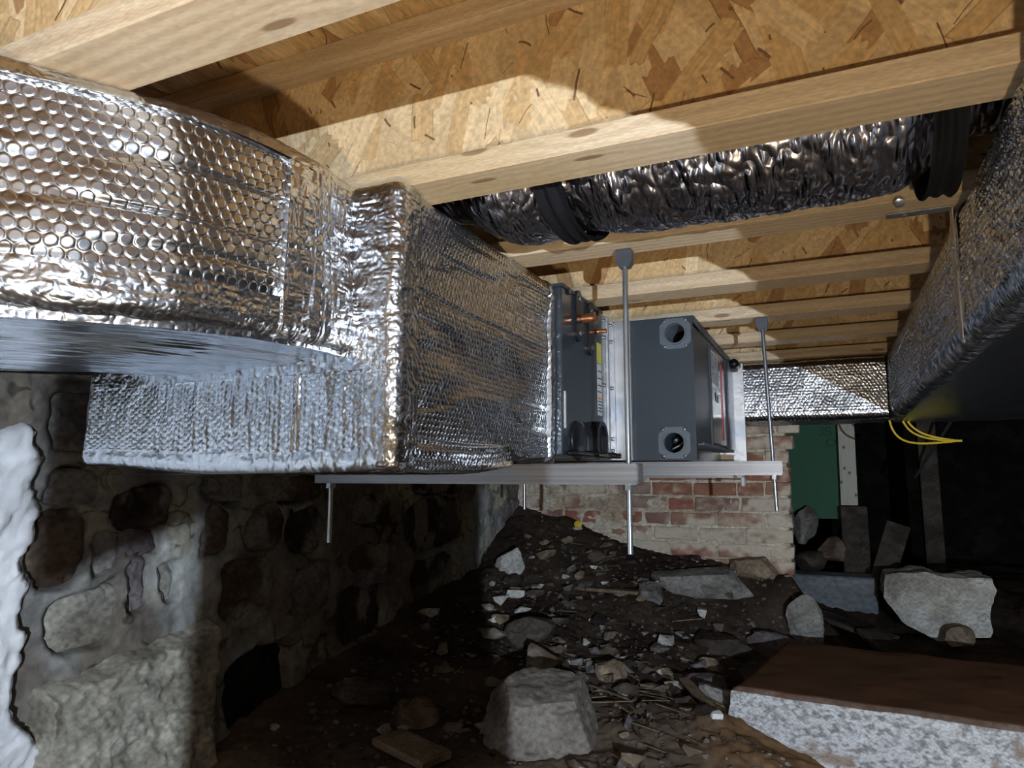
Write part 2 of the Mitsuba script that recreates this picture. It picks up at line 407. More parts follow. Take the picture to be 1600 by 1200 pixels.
# ------------------------------------------------------------------ left stone wall
WX = -1.50
def wpt(px, py):   # where a line of sight meets the wall plane (used once to survey the wall)
    d = np.array(_f) * FPX + np.array([math.cos(YAW), math.sin(YAW), 0]) * (px - 800) + np.cross([math.cos(YAW), math.sin(YAW), 0], _f) * (600 - py)
    q = d * (WX / d[0]); return q[1], q[2]
_ws = [
    (308, 790, 360, 872, 'brown'), (380, 788, 444, 858, 'brown'), (450, 793, 507, 868, 'dark'), (338, 872, 428, 978, 'brown'),
    (446, 882, 516, 962, 'purple'), (545, 768, 612, 818, 'dark'), (545, 848, 612, 890, 'brown'), (522, 915, 595, 1002, 'dark'),
    (630, 775, 724, 858, 'dark'), (556, 884, 620, 915, 'purple'), (355, 1003, 448, 1138, 'black'), (470, 998, 509, 1068, 'dark'),
    (176, 760, 266, 826, 'dark'), (186, 828, 240, 870, 'purple'), (190, 876, 224, 958, 'purple'), (42, 797, 134, 918, 'brown'),
    (70, 735, 160, 792, 'grey'), (640, 866, 708, 940, 'dark'), (68, 922, 182, 1010, 'cream'), (306, 742, 382, 785, 'grey'), (400, 742, 505, 782, 'brown'),
    (140, 830, 182, 900, 'grey'), (236, 880, 268, 940, 'cream'), (612, 945, 660, 1000, 'dark'), (640, 735, 720, 770, 'dark')]
_st = []
for ax, ay, bx, by, c in _ws:
    y0, z1 = wpt(ax, (ay + by) / 2)[0], wpt((ax + bx) / 2, ay)[1]
    y1, z0 = wpt(bx, (ay + by) / 2)[0], wpt((ax + bx) / 2, by)[1]
    _st.append(((y0 + y1) / 2, (z0 + z1) / 2, abs(y1 - y0) / 2, abs(z1 - z0) / 2, c))
for _ in range(4000):                                   # the rest of the rubble masonry
    y, z, hy, hz = R.uniform(-2.5, 5.5), R.uniform(-.8, .7), R.uniform(.07, .17), R.uniform(.05, .10)
    if all(abs(y - q[0]) > hy + q[2] + .012 or abs(z - q[1]) > hz + q[3] + .012 for q in _st):
        _st.append((y, z, hy, hz, R.choice(['brown', 'dark', 'purple', 'brown', 'grey'])))
    if len(_st) > 120: break
wy, wz = axis(-5.0, 6.6, .75, 3.45, .0085, .03), np.arange(-1.0, 0.80, .0085)
WY, WZ = np.meshgrid(wy, wz, indexing='ij')
_p = np.stack([WY, WZ, WY * 0], -1)
bulge = 0.05 * (meshkit.fbm(_p * 2.6, 3, 21) - .5) + 0.040 * (meshkit.fbm(_p * 9, 3, 22) - .5) + 0.016 * (meshkit.fbm(_p * 38, 3, 23) - .5) + .012
_wy = WY + .05 * (meshkit.fbm(_p * 9, 3, 24) - .5); _wz = WZ + .05 * (meshkit.fbm(_p * 9, 3, 25) - .5)
hole = np.full(WY.shape, 9.0)
for (y, z, hy, hz, c) in _st:
    hole = np.minimum(hole, (np.abs((_wy - y) / hy) ** 3 + np.abs((_wz - z) / hz) ** 3) ** (1 / 3))
bulge = bulge - .060 * smooth01(1.06, .86, hole)
structure('wall_left', grid_mesh(np.stack([WX + bulge, WY, WZ], -1), flip=False), 'mat_mortar', True, 'old rubble stone wall with smeared mortar on the left')
def lump(rx, ry, rz, seed, sub=3, pw=3.0, amp=.16, freq=1.6):
    m = trimesh.creation.icosphere(subdivisions=sub)
    v = m.vertices / (np.abs(m.vertices) ** pw).sum(1, keepdims=True) ** (1 / pw)
    n = meshkit.fbm(v * freq + seed * 3.3, 3, seed) - .5
    v = v * (1 + amp * 2 * n[:, None])
    m.vertices = v * np.array([rx, ry, rz])
    return m
for i, (y, z, hy, hz, c) in enumerate(_st):
    near_ = .7 < y < 3.5
    s_ = lump(.045, hy * 1.12, hz * 1.12, 40 + i, 5 if near_ else 3, 5.0, .10, 2.0)
    v = s_.vertices
    s_.vertices = v + (.022 * (meshkit.fbm(v * 22 + i * 5.1, 3, 40 + i) - .5))[:, None] * np.array([1.0, .3, .3])
    s_.apply_translation([WX - (.044 if c != 'black' else .062), y, z])
    part('wall_left', 'stone', s_, 'mat_wall_stone_' + c, True)
# the projecting footing course with a sloping top, low on the wall
def course(y0, y1, z0, x1, seed):
    ys, u = np.arange(y0, y1, .006), np.linspace(0, 1, 80)
    Y_, U = np.meshgrid(ys, u, indexing='ij')
    zt = -.405 + (Y_ - .97) * .16                    # line where the sloping top meets the wall
    k = np.minimum(U / .22, 1)
    X_ = WX - .02 + (x1 - WX + .02) * k
    Z_ = np.where(U < .22, zt - .035 * k, zt - .035 + (z0 - zt + .035) * (U - .22) / .78)
    e = smooth01(0, .012, Y_ - y0) * smooth01(0, .012, y1 - .008 - Y_)
    q = np.stack([Y_, Z_, Y_ * 0], -1)
    X_ = X_ + (U > .08) * (.030 * (meshkit.fbm(q * 7, 3, seed) - .5) + .024 * (meshkit.fbm(q * 30, 3, seed + 1) - .5) + .010 * (meshkit.fbm(q * 90, 2, seed + 2) - .5))
    Z_ = Z_ + .010 * (meshkit.fbm(q * 22, 3, seed + 3) - .5)
    X_ = (WX - .03) * (1 - e) + X_ * e
    return grid_mesh(np.stack([X_, Y_, Z_], -1), flip=True)
part('wall_left', 'footing_stone', course(.93, 1.375, -.80, WX + .075, 61), 'mat_stone_cream', True, 'pale projecting footing stone with a sloping cemented top')
# parging: thick white plaster at the near end of the wall
ys, zs = np.arange(-.30, 1.04, .008), np.arange(-.95, .30, .010)
Y_, Z_ = np.meshgrid(ys, zs, indexing='ij')
q = np.stack([Y_, Z_, Y_ * 0], -1)
edge = .905 + .085 * (meshkit.fbm(q * 6, 3, 71) - .5) + .05 * (meshkit.fbm(q * 28, 3, 75) - .5) + .07 * smooth01(-.42, -.55, Z_)
e = smooth01(0, .022, edge - Y_) * smooth01(.09, .05, Z_ + .20 * (meshkit.fbm(q * 9, 3, 76) - .5) - .03) * smooth01(-.30, -.22, Y_)
X_ = WX - .06 + e * (.095 + .040 * (meshkit.fbm(q * 6, 3, 72) - .5) + .035 * (meshkit.fbm(q * 24, 3, 73) - .5) + .018 * (meshkit.fbm(q * 80, 2, 74) - .5))
part('wall_left', 'plaster', grid_mesh(np.stack([X_, Y_, Z_], -1)), 'mat_plaster', True, 'white lime plaster smeared over the near end of the wall')

# other sides of the crawl space
structure('wall_right', box(3.0, 3.2, -5, 6.6, -1, .8), 'mat_stone_black', label='dark stone wall on the far right')
structure('wall_rear', box(-1.8, 3.2, 6.4, 6.6, -1, .8), 'mat_stone_black', label='dark stone wall at the far end')
structure('wall_behind', box(-1.8, 3.2, -5.1, -4.9, -1, .8), 'mat_stone_dark', label='stone wall behind the viewer')

# ------------------------------------------------------------------ brick wall
BY = 3.40
BR = -.165
bricks_n = 0
bx_, bz_ = np.arange(-1.62, BR - .010, .009), np.arange(-.9, .475, .009)
BX_, BZ_ = np.meshgrid(bx_, bz_, indexing='ij')
_q = np.stack([BX_, BZ_, BX_ * 0], -1)
_m = grid_mesh(np.stack([BX_, BY + .0045 + .022 * (meshkit.fbm(_q * 13, 3, 91) - .5) + .010 * (meshkit.fbm(_q * 45, 2, 92) - .5) - .010 * smooth01(-.7, -1.2, BX_), BZ_], -1))
structure('wall_brick', cat(_m, box(-1.62, BR - .012, BY + .014, BY + .30, -.90, .47, .004)), 'mat_brick_mortar', label='old brick wall with lime mortar behind the furnace')
course_h = .0705
for r in range(17):
    z = -.72 + r * course_h
    xr = BR + (.0 if z < .06 else (.022, .05, .08, .06, .04, .03, .03)[min(6, int((z - .06) / course_h))])
    x = xr
    first = True
    while x > -1.6:
        L_ = (.205 if (r % 2 == 0 or not first) else .10) * R.uniform(.93, 1.05)
        if R.random() < .12: L_ *= .55
        b = box(max(x - L_, -1.61), x, 0, .10, 0, course_h - R.uniform(.009, .014), .004)
        b = b.subdivide()
        v = b.vertices.copy()
        b.vertices = v + (np.stack([meshkit.noise(v * 24 + r * 9 + x * 31, s) for s in (1, 2, 3)], -1) - .5) * .011
        b.apply_translation([0, BY - R.uniform(.0, .008), z + R.uniform(-.002, .002)])
        part('wall_brick', 'brick', b, R.choice(BRICKS), False)
        x -= L_ + R.uniform(.008, .014); first = False

# ------------------------------------------------------------------ subfloor and joists
JB, FH, FW, DEPTH = .475, .038, .090, .302
structure('ceiling', box(-1.75, 3.2, -5, 6.6, JB + DEPTH, JB + DEPTH + .02), 'mat_osb', label='strand board subfloor above the joists')
far_edges = [-4.1, -3.68, -3.26, -2.84, -2.42, -2.0, -1.58, -1.16, -.74, -.32, .10, .54, 1.012, 1.42, 1.845, 2.25, 2.66, 3.08, 3.5, 3.92, 4.34, 4.76, 5.18, 5.6]
J0 = far_edges.index(.54)
ordn = {0: 'nearest timber I-joist, its stained flange above the left duct', 1: 'I-joist in front of the flexible duct, sunlit-looking strand board web', 2: 'I-joist behind the flexible duct holding the first hanger bracket',
        3: 'third I-joist back, with the bracket shadow on its web', 4: 'I-joist that carries the far rod bracket', 5: 'I-joist just behind the far rod bracket', 6: 'last I-joist seen before the crossing foil duct'}
ordn[1] = 'I-joist in front of the flexible duct, its strand board web broadly lit'
for i, ye in enumerate(far_edges):
    k = i - J0
    lab = ordn.get(k, 'timber I-joist behind the viewer, out of the light' if k < 0 else 'timber I-joist beyond the crossing duct, hidden in the dark')
    j = thing('i_joist', lab, 'joist', None if k in ordn else ('joists behind the viewer' if k < 0 else 'joists beyond the crossing duct'))
    y0, y1 = ye - FW, ye
    w = WOODS[i % 3]
    part(j, 'bottom_flange', box(-1.72, 3.1, y0, y1, JB, JB + FH, .002), w)
    part(j, 'web', box(-1.72, 3.1, (y0 + y1) / 2 - .005, (y0 + y1) / 2 + .005, JB + FH, JB + DEPTH - FH, .0005), 'mat_osb', label='strand board web')
    part(j, 'top_flange', box(-1.72, 3.1, y0, y1, JB + DEPTH - FH, JB + DEPTH, .002), WOODS[(i + 1) % 3])

# ------------------------------------------------------------------ foil wrapped ducts
def rrect(w, h, r, ds):
    """rounded rectangle, clockwise from the top of the right side: points, normals, arc length, face tag (0 right 1 bottom 2 left 3 top)"""
    pts, nr, tag, fpos = [], [], [], []
    def line(a, b, n, t, d):
        L = np.hypot(b[0] - a[0], b[1] - a[1]); m = max(2, int(L / d))
        for u in np.linspace(0, 1, m, endpoint=False):
            pts.append((a[0] + (b[0] - a[0]) * u, a[1] + (b[1] - a[1]) * u)); nr.append(n); tag.append(t); fpos.append(u * L)
    def arc(c, a0, d, t):
        m = max(4, int(r * math.pi / 2 / d))
        for u in np.linspace(0, 1, m, endpoint=False):
            a = math.radians(a0 - 90 * u)
            pts.append((c[0] + r * math.cos(a), c[1] + r * math.sin(a))); nr.append((math.cos(a), math.sin(a))); tag.append(t + .5); fpos.append(0)
    d = ds
    line((w, h - r), (w, r), (1, 0), 0, d[0]); arc((w - r, r), 0, d[0], 0)
    line((w - r, 0), (r, 0), (0, -1), 1, d[1]); arc((r, r), -90, d[1], 1)
    line((0, r), (0, h - r), (-1, 0), 2, d[2]); arc((r, h - r), 180, d[2], 2)
    line((r, h), (w - r, h), (0, 1), 3, d[3]); arc((w - r, h - r), 90, d[3], 3)
    pts.append(pts[0]); nr.append(nr[0]); tag.append(3.9); fpos.append(0)
    p = np.array(pts); s = np.concatenate([[0], np.cumsum(np.hypot(*np.diff(p, axis=0).T))])
    return p, np.array(nr, float), s, np.array(tag), np.array(fpos)

def tapes(d, m, label):
    comps = trimesh.graph.connected_components(m.face_adjacency, nodes=np.arange(len(m.faces)), min_len=1)
    for c in comps:
        if len(c) > 60: part(d, 'foil_tape', m.submesh([c], append=True, repair=False), 'mat_foil_tape', True, label)
# --- supply duct at upper left, flaring into the plenum
Rp = np.array([(-1.02, -.6), (-1.02, 0), (-1.0, .2), (-.827, .423), (-.78, .48), (-.739, .545), (-.716, .588), (-.692, .69), (-.68, .82), (-.68, .895)])
Lp = np.array([(-1.40, -.6), (-1.40, .1), (-1.40, .32), (-1.40, .60), (-1.36, .655), (-1.31, .70), (-1.28, .74), (-1.22, .80), (-1.19, .86), (-1.19, .895)])
arc_ = np.concatenate([[0], np.cumsum(np.hypot(*np.diff(Rp, axis=0).T))])
tt = np.concatenate([np.arange(0, .78, .02), np.arange(.78, arc_[-1], .0011), [arc_[-1]]])
from scipy.interpolate import PchipInterpolator
fR, fL = PchipInterpolator(arc_, Rp), PchipInterpolator(arc_, Lp)
RR, LL = fR(tt), fL(tt)
H_ = .275
pts, nr, ss, tg, _ = rrect(.60, H_, .018, (.0011, .0018, .02, .012))
zb = .192 + .012 * smooth01(.4, .9, RR[:, 1])
S, Tt = np.meshgrid(ss, tt, indexing='ij')
side = (tg < .5)[:, None]
zrel = pts[:, 1][:, None] + 0 * Tt
along = 1 - pts[:, 0][:, None] / .60 + 0 * Tt
near_corner = np.minimum(np.abs(zrel - 0.0), np.abs(H_ - zrel))
tape_lo = (zrel < .050) & (tg < .9)[:, None]
tape_hi = (zrel > H_ - .022) & ((tg < .5) | (tg >= 3.4))[:, None] & (along < .08)
seam = (Tt > arc_[-1] - .165) & (tg < .9)[:, None]
istape = tape_lo | tape_hi | seam
bub = bubbles(Tt, S, .0165, .0011, .45)
creases = -.0050 * smooth01(.74, .95, ridged(Tt, S, 2.2, 26, 5, 1, .3))
cr = ridged(Tt, S, 26, 30, 2, 3) * .0042 + ridged(Tt, S, 9, 60, 4, 2) * .0020
crv = ridged(Tt, S, 60, 10, 6, 2) * .0045
lowd = .015 * lown(Tt, S, 5, 9, 3) + .004 * lown(Tt, S, 14, 22, 8)
botd = ridged(Tt, S, 10, 110, 11, 2) * .0022 + ridged(Tt, S, 4, 45, 9, 2) * .0040 + ridged(Tt, S, 3, 10, 10, 2) * .012
disp = np.where(side & ~istape, bub + creases + lowd, 0)
disp = np.where(istape, .0006 + cr + lowd + np.where(seam, crv, 0), disp)
isbot = ((tg > .9) & (tg < 1.6))[:, None] + 0 * Tt
disp = np.where(isbot > 0, botd, disp)
pinch = 1.0
RL = RR - LL
Wd = np.hypot(RL[:, 0], RL[:, 1])
ux = RL / Wd[:, None]
a = pts[:, 0][:, None] / .60
X_ = LL[None, :, 0] + RL[None, :, 0] * a + ux[None, :, 0] * nr[:, 0][:, None] * disp
Y_ = LL[None, :, 1] + RL[None, :, 1] * a + ux[None, :, 1] * nr[:, 0][:, None] * disp
Z_ = zb[None, :] + pts[:, 1][:, None] * ((.470 - zb) / H_)[None, :] + nr[:, 1][:, None] * disp
sag = -.012 * np.sin(np.pi * np.clip(a, 0, 1)) * smooth01(0, .3, Tt - .3) * (isbot > 0)
PP = np.stack([X_, Y_, Z_ + sag], -1)
cellm = istape[:-1, :-1]
d = thing('supply_duct', 'rectangular duct in shiny bubble foil wrap at upper left, running into the plenum', 'duct')
part(d, 'bubble_wrap', grid_mesh(PP, ~cellm), 'mat_foil', True)
tapes(d, grid_mesh(PP, cellm), 'crumpled foil tape over the corners and end seam')

# --- plenum box
PX0, PX1, PY0, PY1, PZ0, PZ1 = -1.31, -.594, .882, 1.545, .004, .472
per = []
def _per():
    r = .020
    pts, nr, tag = [], [], []
    def line(a, b, n, t, dd):
        L = math.dist(a, b); m = max(2, int(L / dd))
        for u in np.linspace(0, 1, m, endpoint=False):
            pts.append((a[0] + (b[0] - a[0]) * u, a[1] + (b[1] - a[1]) * u)); nr.append(n); tag.append(t)
    def arc(c, a0, a1, t, dd):
        m = max(6, int(r * math.radians(abs(a1 - a0)) / dd))
        for u in np.linspace(0, 1, m, endpoint=False):
            q = math.radians(a0 + (a1 - a0) * u)
            pts.append((c[0] + r * math.cos(q), c[1] + r * math.sin(q))); nr.append((math.cos(q), math.sin(q))); tag.append(t)
    line((PX0, PY1), (PX0, PY0 + r), (-1, 0), 3, .01)
    arc((PX0 + r, PY0 + r), 180, 270, 3.5, .002)
    line((PX0 + r, PY0), (PX1 - r, PY0), (0, -1), 0, .0020)
    arc((PX1 - r, PY0 + r), 270, 360, .5, .0016)
    line((PX1, PY0 + r), (PX1, PY1), (1, 0), 1, .0017)
    pts.append((PX1, PY1)); nr.append((1, 0)); tag.append(1)
    return np.array(pts), np.array(nr, float), np.array(tag)
pp, pn, ptg = _per()
ps = np.concatenate([[0], np.cumsum(np.hypot(*np.diff(pp, axis=0).T))])
r = .022
zz = np.concatenate([np.linspace(PZ0 + r, PZ1 - r, 250)])
ca = np.radians(np.linspace(-90, 0, 14, endpoint=False)); cb = np.radians(np.linspace(0, 90, 10))[1:]
inn = np.concatenate([r * (1 - np.cos(ca)), np.zeros(len(zz)), r * (1 - np.cos(cb))])
zall = np.concatenate([PZ0 + r + r * np.sin(ca), zz, PZ1 - r + r * np.sin(cb)])
S, Zg = np.meshgrid(ps, zall, indexing='ij')
IN = inn[None, :] + 0 * S
front, right, corner = (ptg == 0)[:, None] + 0 * S > 0, (ptg == 1)[:, None] + 0 * S > 0, (ptg == .5)[:, None] + 0 * S > 0
sc = ps[ptg == .5].mean()
near_c = (np.abs(S - sc) < .05)
yend = (pp[:, 1] > PY1 - .025)[:, None] + 0 * S > 0
tape = near_c | ((Zg > .185) & (Zg < .205) & front) | (front & (Zg > .165) & (Zg < .206)) | yend | (front & (Zg > .2) )
low = (Zg < .04) & ~right
wob = .006 * lown(S, Zg, 5, 9, 31)
rightd = bubbles(S, Zg, .0112, .0011, .7) - .0038 * smooth01(.80, .95, ridged(S, Zg, 3.0, 22, 33, 1, .4)) + .012 * lown(S, Zg, 3, 14, 34)
frontd = .0010 * bubbles(Zg, S, .0115, 1.0, .6) + .0080 * ridged(S, Zg, 30, 4.5, 35, 3, .5) + .002 * ridged(S, Zg, 90, 40, 36, 2)
taped = .0008 + .0052 * ridged(S, Zg, 32, 26, 37, 3, .9) + .003 * ridged(S, Zg, 80, 60, 38, 2)
disp = np.where(right, rightd, np.where(front, frontd, taped * .8)) + wob
disp = np.where(tape | low, taped + wob, disp)
PZshift = .028 * smooth01(1.1, 1.545, pp[:, 1])[:, None] * smooth01(.10, 0, Zg) + .016 * smooth01(-.95, -1.31, pp[:, 0])[:, None] * smooth01(.1, 0, Zg)
X_ = pp[:, 0][:, None] + pn[:, 0][:, None] * (disp - IN); Y_ = pp[:, 1][:, None] + pn[:, 1][:, None] * (disp - IN)
PP = np.stack([X_, Y_, Zg + PZshift], -1)
cm = tape[:-1, :-1]
d = thing('plenum', 'big box plenum in crinkled bubble foil, hung in front of the grey furnace', 'plenum')
part(d, 'bubble_wrap', grid_mesh(PP, ~cm), 'mat_foil', True)
tapes(d, grid_mesh(PP, cm), 'crumpled foil tape over the corners and edges')
# underside and lid, wrinkled sheets that close the box
def lid(z, flip, seed):
    xs, ys = np.arange(PX0 + r, PX1 - r + .006, .006), np.arange(PY0 + r, PY1 + .006, .006)
    A, B = np.meshgrid(xs, ys, indexing='ij')
    zz_ = z + (.028 * smooth01(1.1, 1.545, B) * (z < .1)) + .002 * (ridged(A, B, 18, 18, seed, 2) - .5)
    return grid_mesh(np.stack([A, B, zz_], -1), flip=flip)
part(d, 'underside', lid(PZ0, False, 41), 'mat_foil', True)
part(d, 'lid', lid(PZ1, True, 42), 'mat_foil', True)
part(d, 'end_flange', box(PX1 - .012, PX1 + .001, PY1 + .001, PY1 + .006, .03, .468, .001), 'mat_galvanised', label='thin bare metal flange beside the coil')

# small branch wrapped in foil behind the plenum, into the wall
xs, u = np.arange(-1.50, -1.315, .0025), None
p_, n_, s_, t_, _ = rrect(.42, .15, .02, (.004, .0025, .004, .01))
S, A = np.meshgrid(s_, xs, indexing='ij')
dd = bubbles(A, S, .012, .0012, .8) + .004 * ridged(A, S, 14, 5, 51, 2)
PP = np.stack([A + 0 * S, 1.50 - p_[:, 0][:, None] - n_[:, 0][:, None] * dd, .055 + .03 * (A + 1.31) + p_[:, 1][:, None] + n_[:, 1][:, None] * dd], -1)
single('branch_duct', grid_mesh(PP, flip=True), 'mat_foil', 'short foil wrapped branch duct between the plenum and the stone wall', 'duct', True)

# --- return duct on the right
RX0, RX1, RZ0, RZ1 = .228, .98, .226, .470
pts, nr, ss, tg, _ = rrect(RX1 - RX0, RZ1 - RZ0, .030, (.02, .010, .0019, .03))
ty = np.concatenate([np.arange(-.9, .75, .03), np.arange(.75, 2.0, .0020), np.arange(2.0, 3.32, .0030)])
S, Tt = np.meshgrid(ss, ty, indexing='ij')
left = ((tg >= 1.4) & (tg < 3))[:, None] + 0 * S > 0
disp = np.where(left, bubbles(Tt, S, .0125, .0021, .9) - .003 * smooth01(.82, .95, ridged(Tt, S, 3, 24, 52, 1, .4)) + .008 * lown(Tt, S, 3, 12, 53), .004 * ridged(Tt, S, 2, 14, 54, 2) )
disp = disp + np.where(left, .0025 * ridged(Tt, S, 30, 6, 55, 2), 0)
cx = RX0 + pts[:, 0][:, None]; cz = RZ0 + pts[:, 1][:, None]
PP = np.stack([cx + nr[:, 0][:, None] * disp, Tt, cz + nr[:, 1][:, None] * disp], -1)
d = thing('return_duct', 'long duct in bubble foil wrap running away along the right', 'duct')
part(d, 'bubble_wrap', grid_mesh(PP, flip=False), 'mat_foil', True)
part(d, 'end_cap', box(RX0 + .02, RX1 - .02, 3.300, 3.318, RZ0 + .01, RZ1 - .005), 'mat_foil')
part(d, 'end_cap', box(RX0 + .02, RX1 - .02, -.9, -.885, RZ0 + .01, RZ1 - .005), 'mat_foil')
def strip_y(y0, y1, seed, off=.002):
    m = (tg >= 1.2) & (tg < 3.0)
    ys = np.arange(y0, y1, .003)
    S2, T2 = np.meshgrid(ss[m], ys, indexing='ij')
    dd = off + .0045 * ridged(T2, S2, 30, 30, seed, 3)
    return grid_mesh(np.stack([cx[m] + nr[m, 0][:, None] * dd, T2, cz[m] + nr[m, 1][:, None] * dd], -1))
part(d, 'foil_tape', strip_y(1.36, 1.44, 57), 'mat_foil_tape', True, 'upright band of foil tape beside the hanger strap')
part(d, 'foil_tape', strip_y(2.86, 2.95, 58), 'mat_foil_tape', True)

# --- crossing duct at the far end
xs = np.arange(-.30, .218, .0030)
pts, nr, ss, tg, _ = rrect(.30, .235, .025, (.0035, .006, .02, .02))
S, A = np.meshgrid(ss, xs, indexing='ij')
dd = bubbles(A, S, .013, .0013, .9) + .004 * ridged(A, S, 22, 16, 62, 3) + .006 * lown(A, S, 8, 10, 63)
PP = np.stack([A + 0 * S, 3.27 - pts[:, 0][:, None] - nr[:, 0][:, None] * dd, .224 + pts[:, 1][:, None] + nr[:, 1][:, None] * dd], -1)
d = thing('crossing_duct', 'short bright foil duct crossing from the furnace to the return duct', 'duct')
part(d, 'bubble_wrap', grid_mesh(PP, flip=True), 'mat_foil', True)

# ------------------------------------------------------------------ flexible duct between joists, with straps
FYc, FZc, FR = 1.165, .575, .135
xs = np.concatenate([np.arange(-1.3, -.8, .02), np.arange(-.8, .55, .0035), np.arange(.55, 2.4, .03)])
an = np.radians(np.arange(0, 360.1, 1.6))
An, Xg = np.meshgrid(an, xs, indexing='ij')
def strap_w(x): return sum(np.exp(-((x - c) / .05) ** 2) for c in (-.385, .185))
rad = FR * (1 - .12 * strap_w(Xg) + .05 * lown(Xg, An, 3.5, .8, 71))
su = An * FR
rad = rad + .010 * ridged(Xg, su, 24, 7, 72, 3, .8) + .004 * ridged(Xg, su, 70, 50, 73, 2) - .008
sagz = -.012 * np.cos((Xg + .1) * 5.5) + .13 * (smooth01(-.50, -.66, Xg) + smooth01(.12, .25, Xg))
PP = np.stack([Xg, FYc + rad * np.cos(An), FZc + sagz * .5 + rad * np.sin(An)], -1)
d = thing('flex_duct', 'crumpled silver and black flexible duct lying between two joists', 'duct')
part(d, 'jacket', grid_mesh(PP, flip=False), 'mat_flex_foil', True)
def strap(x0, w, drop, lean, label):
    a_ = np.radians(np.linspace(168, 372, 60))
    rr_ = FR * .93 + .012
    yy = FYc + rr_ * np.cos(a_); zz_ = FZc + rr_ * np.sin(a_)
    zz_ = np.where(zz_ < FZc, FZc + (zz_ - FZc) * drop, zz_)
    us = np.linspace(-.5, .5, 13)
    A_, U = np.meshgrid(np.arange(60), us, indexing='ij')
    fold = .003 * np.cos(U * 14) + .0025 * (N(np.stack([A_ * .2, U * 5, U * 0], -1), 77) - .5) * 2
    xx = x0 + U * w + lean * (np.arange(60) / 59 - .5)[:, None]
    sc_ = 1 + fold / rr_
    o = np.stack([xx, FYc + (yy[:, None] - FYc) * sc_, FZc + (zz_[:, None] - FZc) * sc_], -1)
    m1 = grid_mesh(o)
    o2 = o.copy(); o2[..., 1] = FYc + (o[..., 1] - FYc) * .985; o2[..., 2] = FZc + (o[..., 2] - FZc) * .985
    k = thing('duct_strap', label, 'strap')
    part(k, 'webbing', cat(m1, grid_mesh(o2, flip=True)), 'mat_strap', True)
    return k
k1 = strap(-.400, .052, 1.02, .05, 'black webbing strap around the flexible duct near its left end')
k2 = strap(.175, .042, 1.10, -.01, 'black webbing strap sagging under the flexible duct beside the right duct')
part(k2, 'screw', cat(cyl((.135, 1.318, .468), (.135, 1.328, .478), .006, 10), cyl((.135, 1.316, .466), (.135, 1.318, .468), .009, 10)), 'mat_zinc', True, 'bent screw under the strap')

# ------------------------------------------------------------------ steel strut channels, hanger rods
def channel(x0, x1, y, z0, h=.041, w=.041, t=.0025):
    prof = [(-w / 2, h), (-w / 2, 0), (w / 2, 0), (w / 2, h), (w / 2 - .009, h), (w / 2 - .009, h - .007), (w / 2 - .009 + .002, h - .007), (w / 2 - .007, h - t), (w / 2 - t, h - t), (w / 2 - t, t),
            (-w / 2 + t, t), (-w / 2 + t, h - t), (-w / 2 + .007, h - t), (-w / 2 + .007, h - .007), (-w / 2 + .009, h - .007), (-w / 2 + .009, h)]
    m = extrude(Polygon(prof), x1 - x0)
    return place(m, (x0, y, z0), (0, 1, 0), (0, 0, 1), (1, 0, 0))
k = thing('strut_channel', 'galvanised strut channel under the near end of the coil, below the plenum', 'steel channel')
part(k, 'channel', channel(-1.122, -.340, 1.352, -.0155), 'mat_strut')
part(k, 'end_cap', box(-.344, -.336, 1.331, 1.373, -.016, .026, .003), 'mat_strut')
k = thing('strut_channel', 'galvanised strut channel under the middle of the grey furnace', 'steel channel')
part(k, 'channel', channel(-.98, -.123, 2.15, .004), 'mat_strut')
k = thing('strut_channel', 'strut channel farthest back, just its end showing under the furnace', 'steel channel')
part(k, 'channel', channel(-.98, -.300, 2.78, -.005), 'mat_strut')
part(k, 'end_cap', box(-.305, -.292, 2.755, 2.805, -.036, .000, .003), 'mat_label')

def rod(x, y, z0, ztop, strut_z, label, lean=(0, 0), br=True):
    k = thing('hanger_rod', label, 'threaded rod', None)
    part(k, 'rod', threaded(x, y, z0, ztop - .012, lean=lean), 'mat_zinc', True)
    xs_ = x + lean[0] * (strut_z - ztop)
    ys_ = y + lean[1] * (strut_z - ztop)
    part(k, 'nut', hexnut(xs_, ys_, strut_z - .006, .0115, .011), 'mat_zinc')
    part(k, 'washer', cyl((xs_, ys_, strut_z - .0005), (xs_, ys_, strut_z + .0005), .013, 18), 'mat_zinc')
    if br:
        p_ = Polygon([(-.017, .036), (.017, .036), (.0165, .010), (.010, 0), (-.010, 0), (-.0165, .010)])
        b_ = place(extrude(p_, .022), (x, y + .011, ztop - .040), (1, 0, 0), (0, 0, 1), (0, -1, 0))
        part(k, 'bracket', cat(b_, box(x - .017, x + .017, y - .012, y + .012, ztop - .005, ztop - .0008)), 'mat_bracket', label='dark hanger bracket screwed to the joist')
    return k
rod(-.368, 1.385, -.150, .474, -.0155, 'hanger rod at the right end of the near strut, with bracket on the joist', (-.012, .055))
rod(-1.090, 1.352, -.155, .3, -.0155, 'hanger rod poking down at the left end of the near strut', (0, 0), False)
rod(-.160, 2.165, -.098, .474, .004, 'hanger rod at the right end of the middle strut, in front of the far foil', (-.03, .02))
rod(-.930, 2.150, -.108, .45, .004, 'short hanger rod end below the strut, far left of the brick wall', (0, 0), False)

# hanger strap of the return duct
sx = RX0 - .006
k = thing('hanger_strap', 'thin galvanised metal strap screwed to the joist and down the right duct', 'strap')
part(k, 'strap', cat(box(.12, sx, 1.385, 1.410, .4715, .4740, .0006), box(sx - .0012, sx + .0012, 1.385, 1.410, .235, .4740, .0006)), 'mat_galvanised')
part(k, 'screw', cyl((.15, 1.397, .4715), (.15, 1.397, .4690), .005, 12), 'mat_zinc', True)
part(k, 'screw', cyl((sx - .001, 1.397, .40), (sx - .004, 1.397, .40), .005, 12), 'mat_zinc', True)

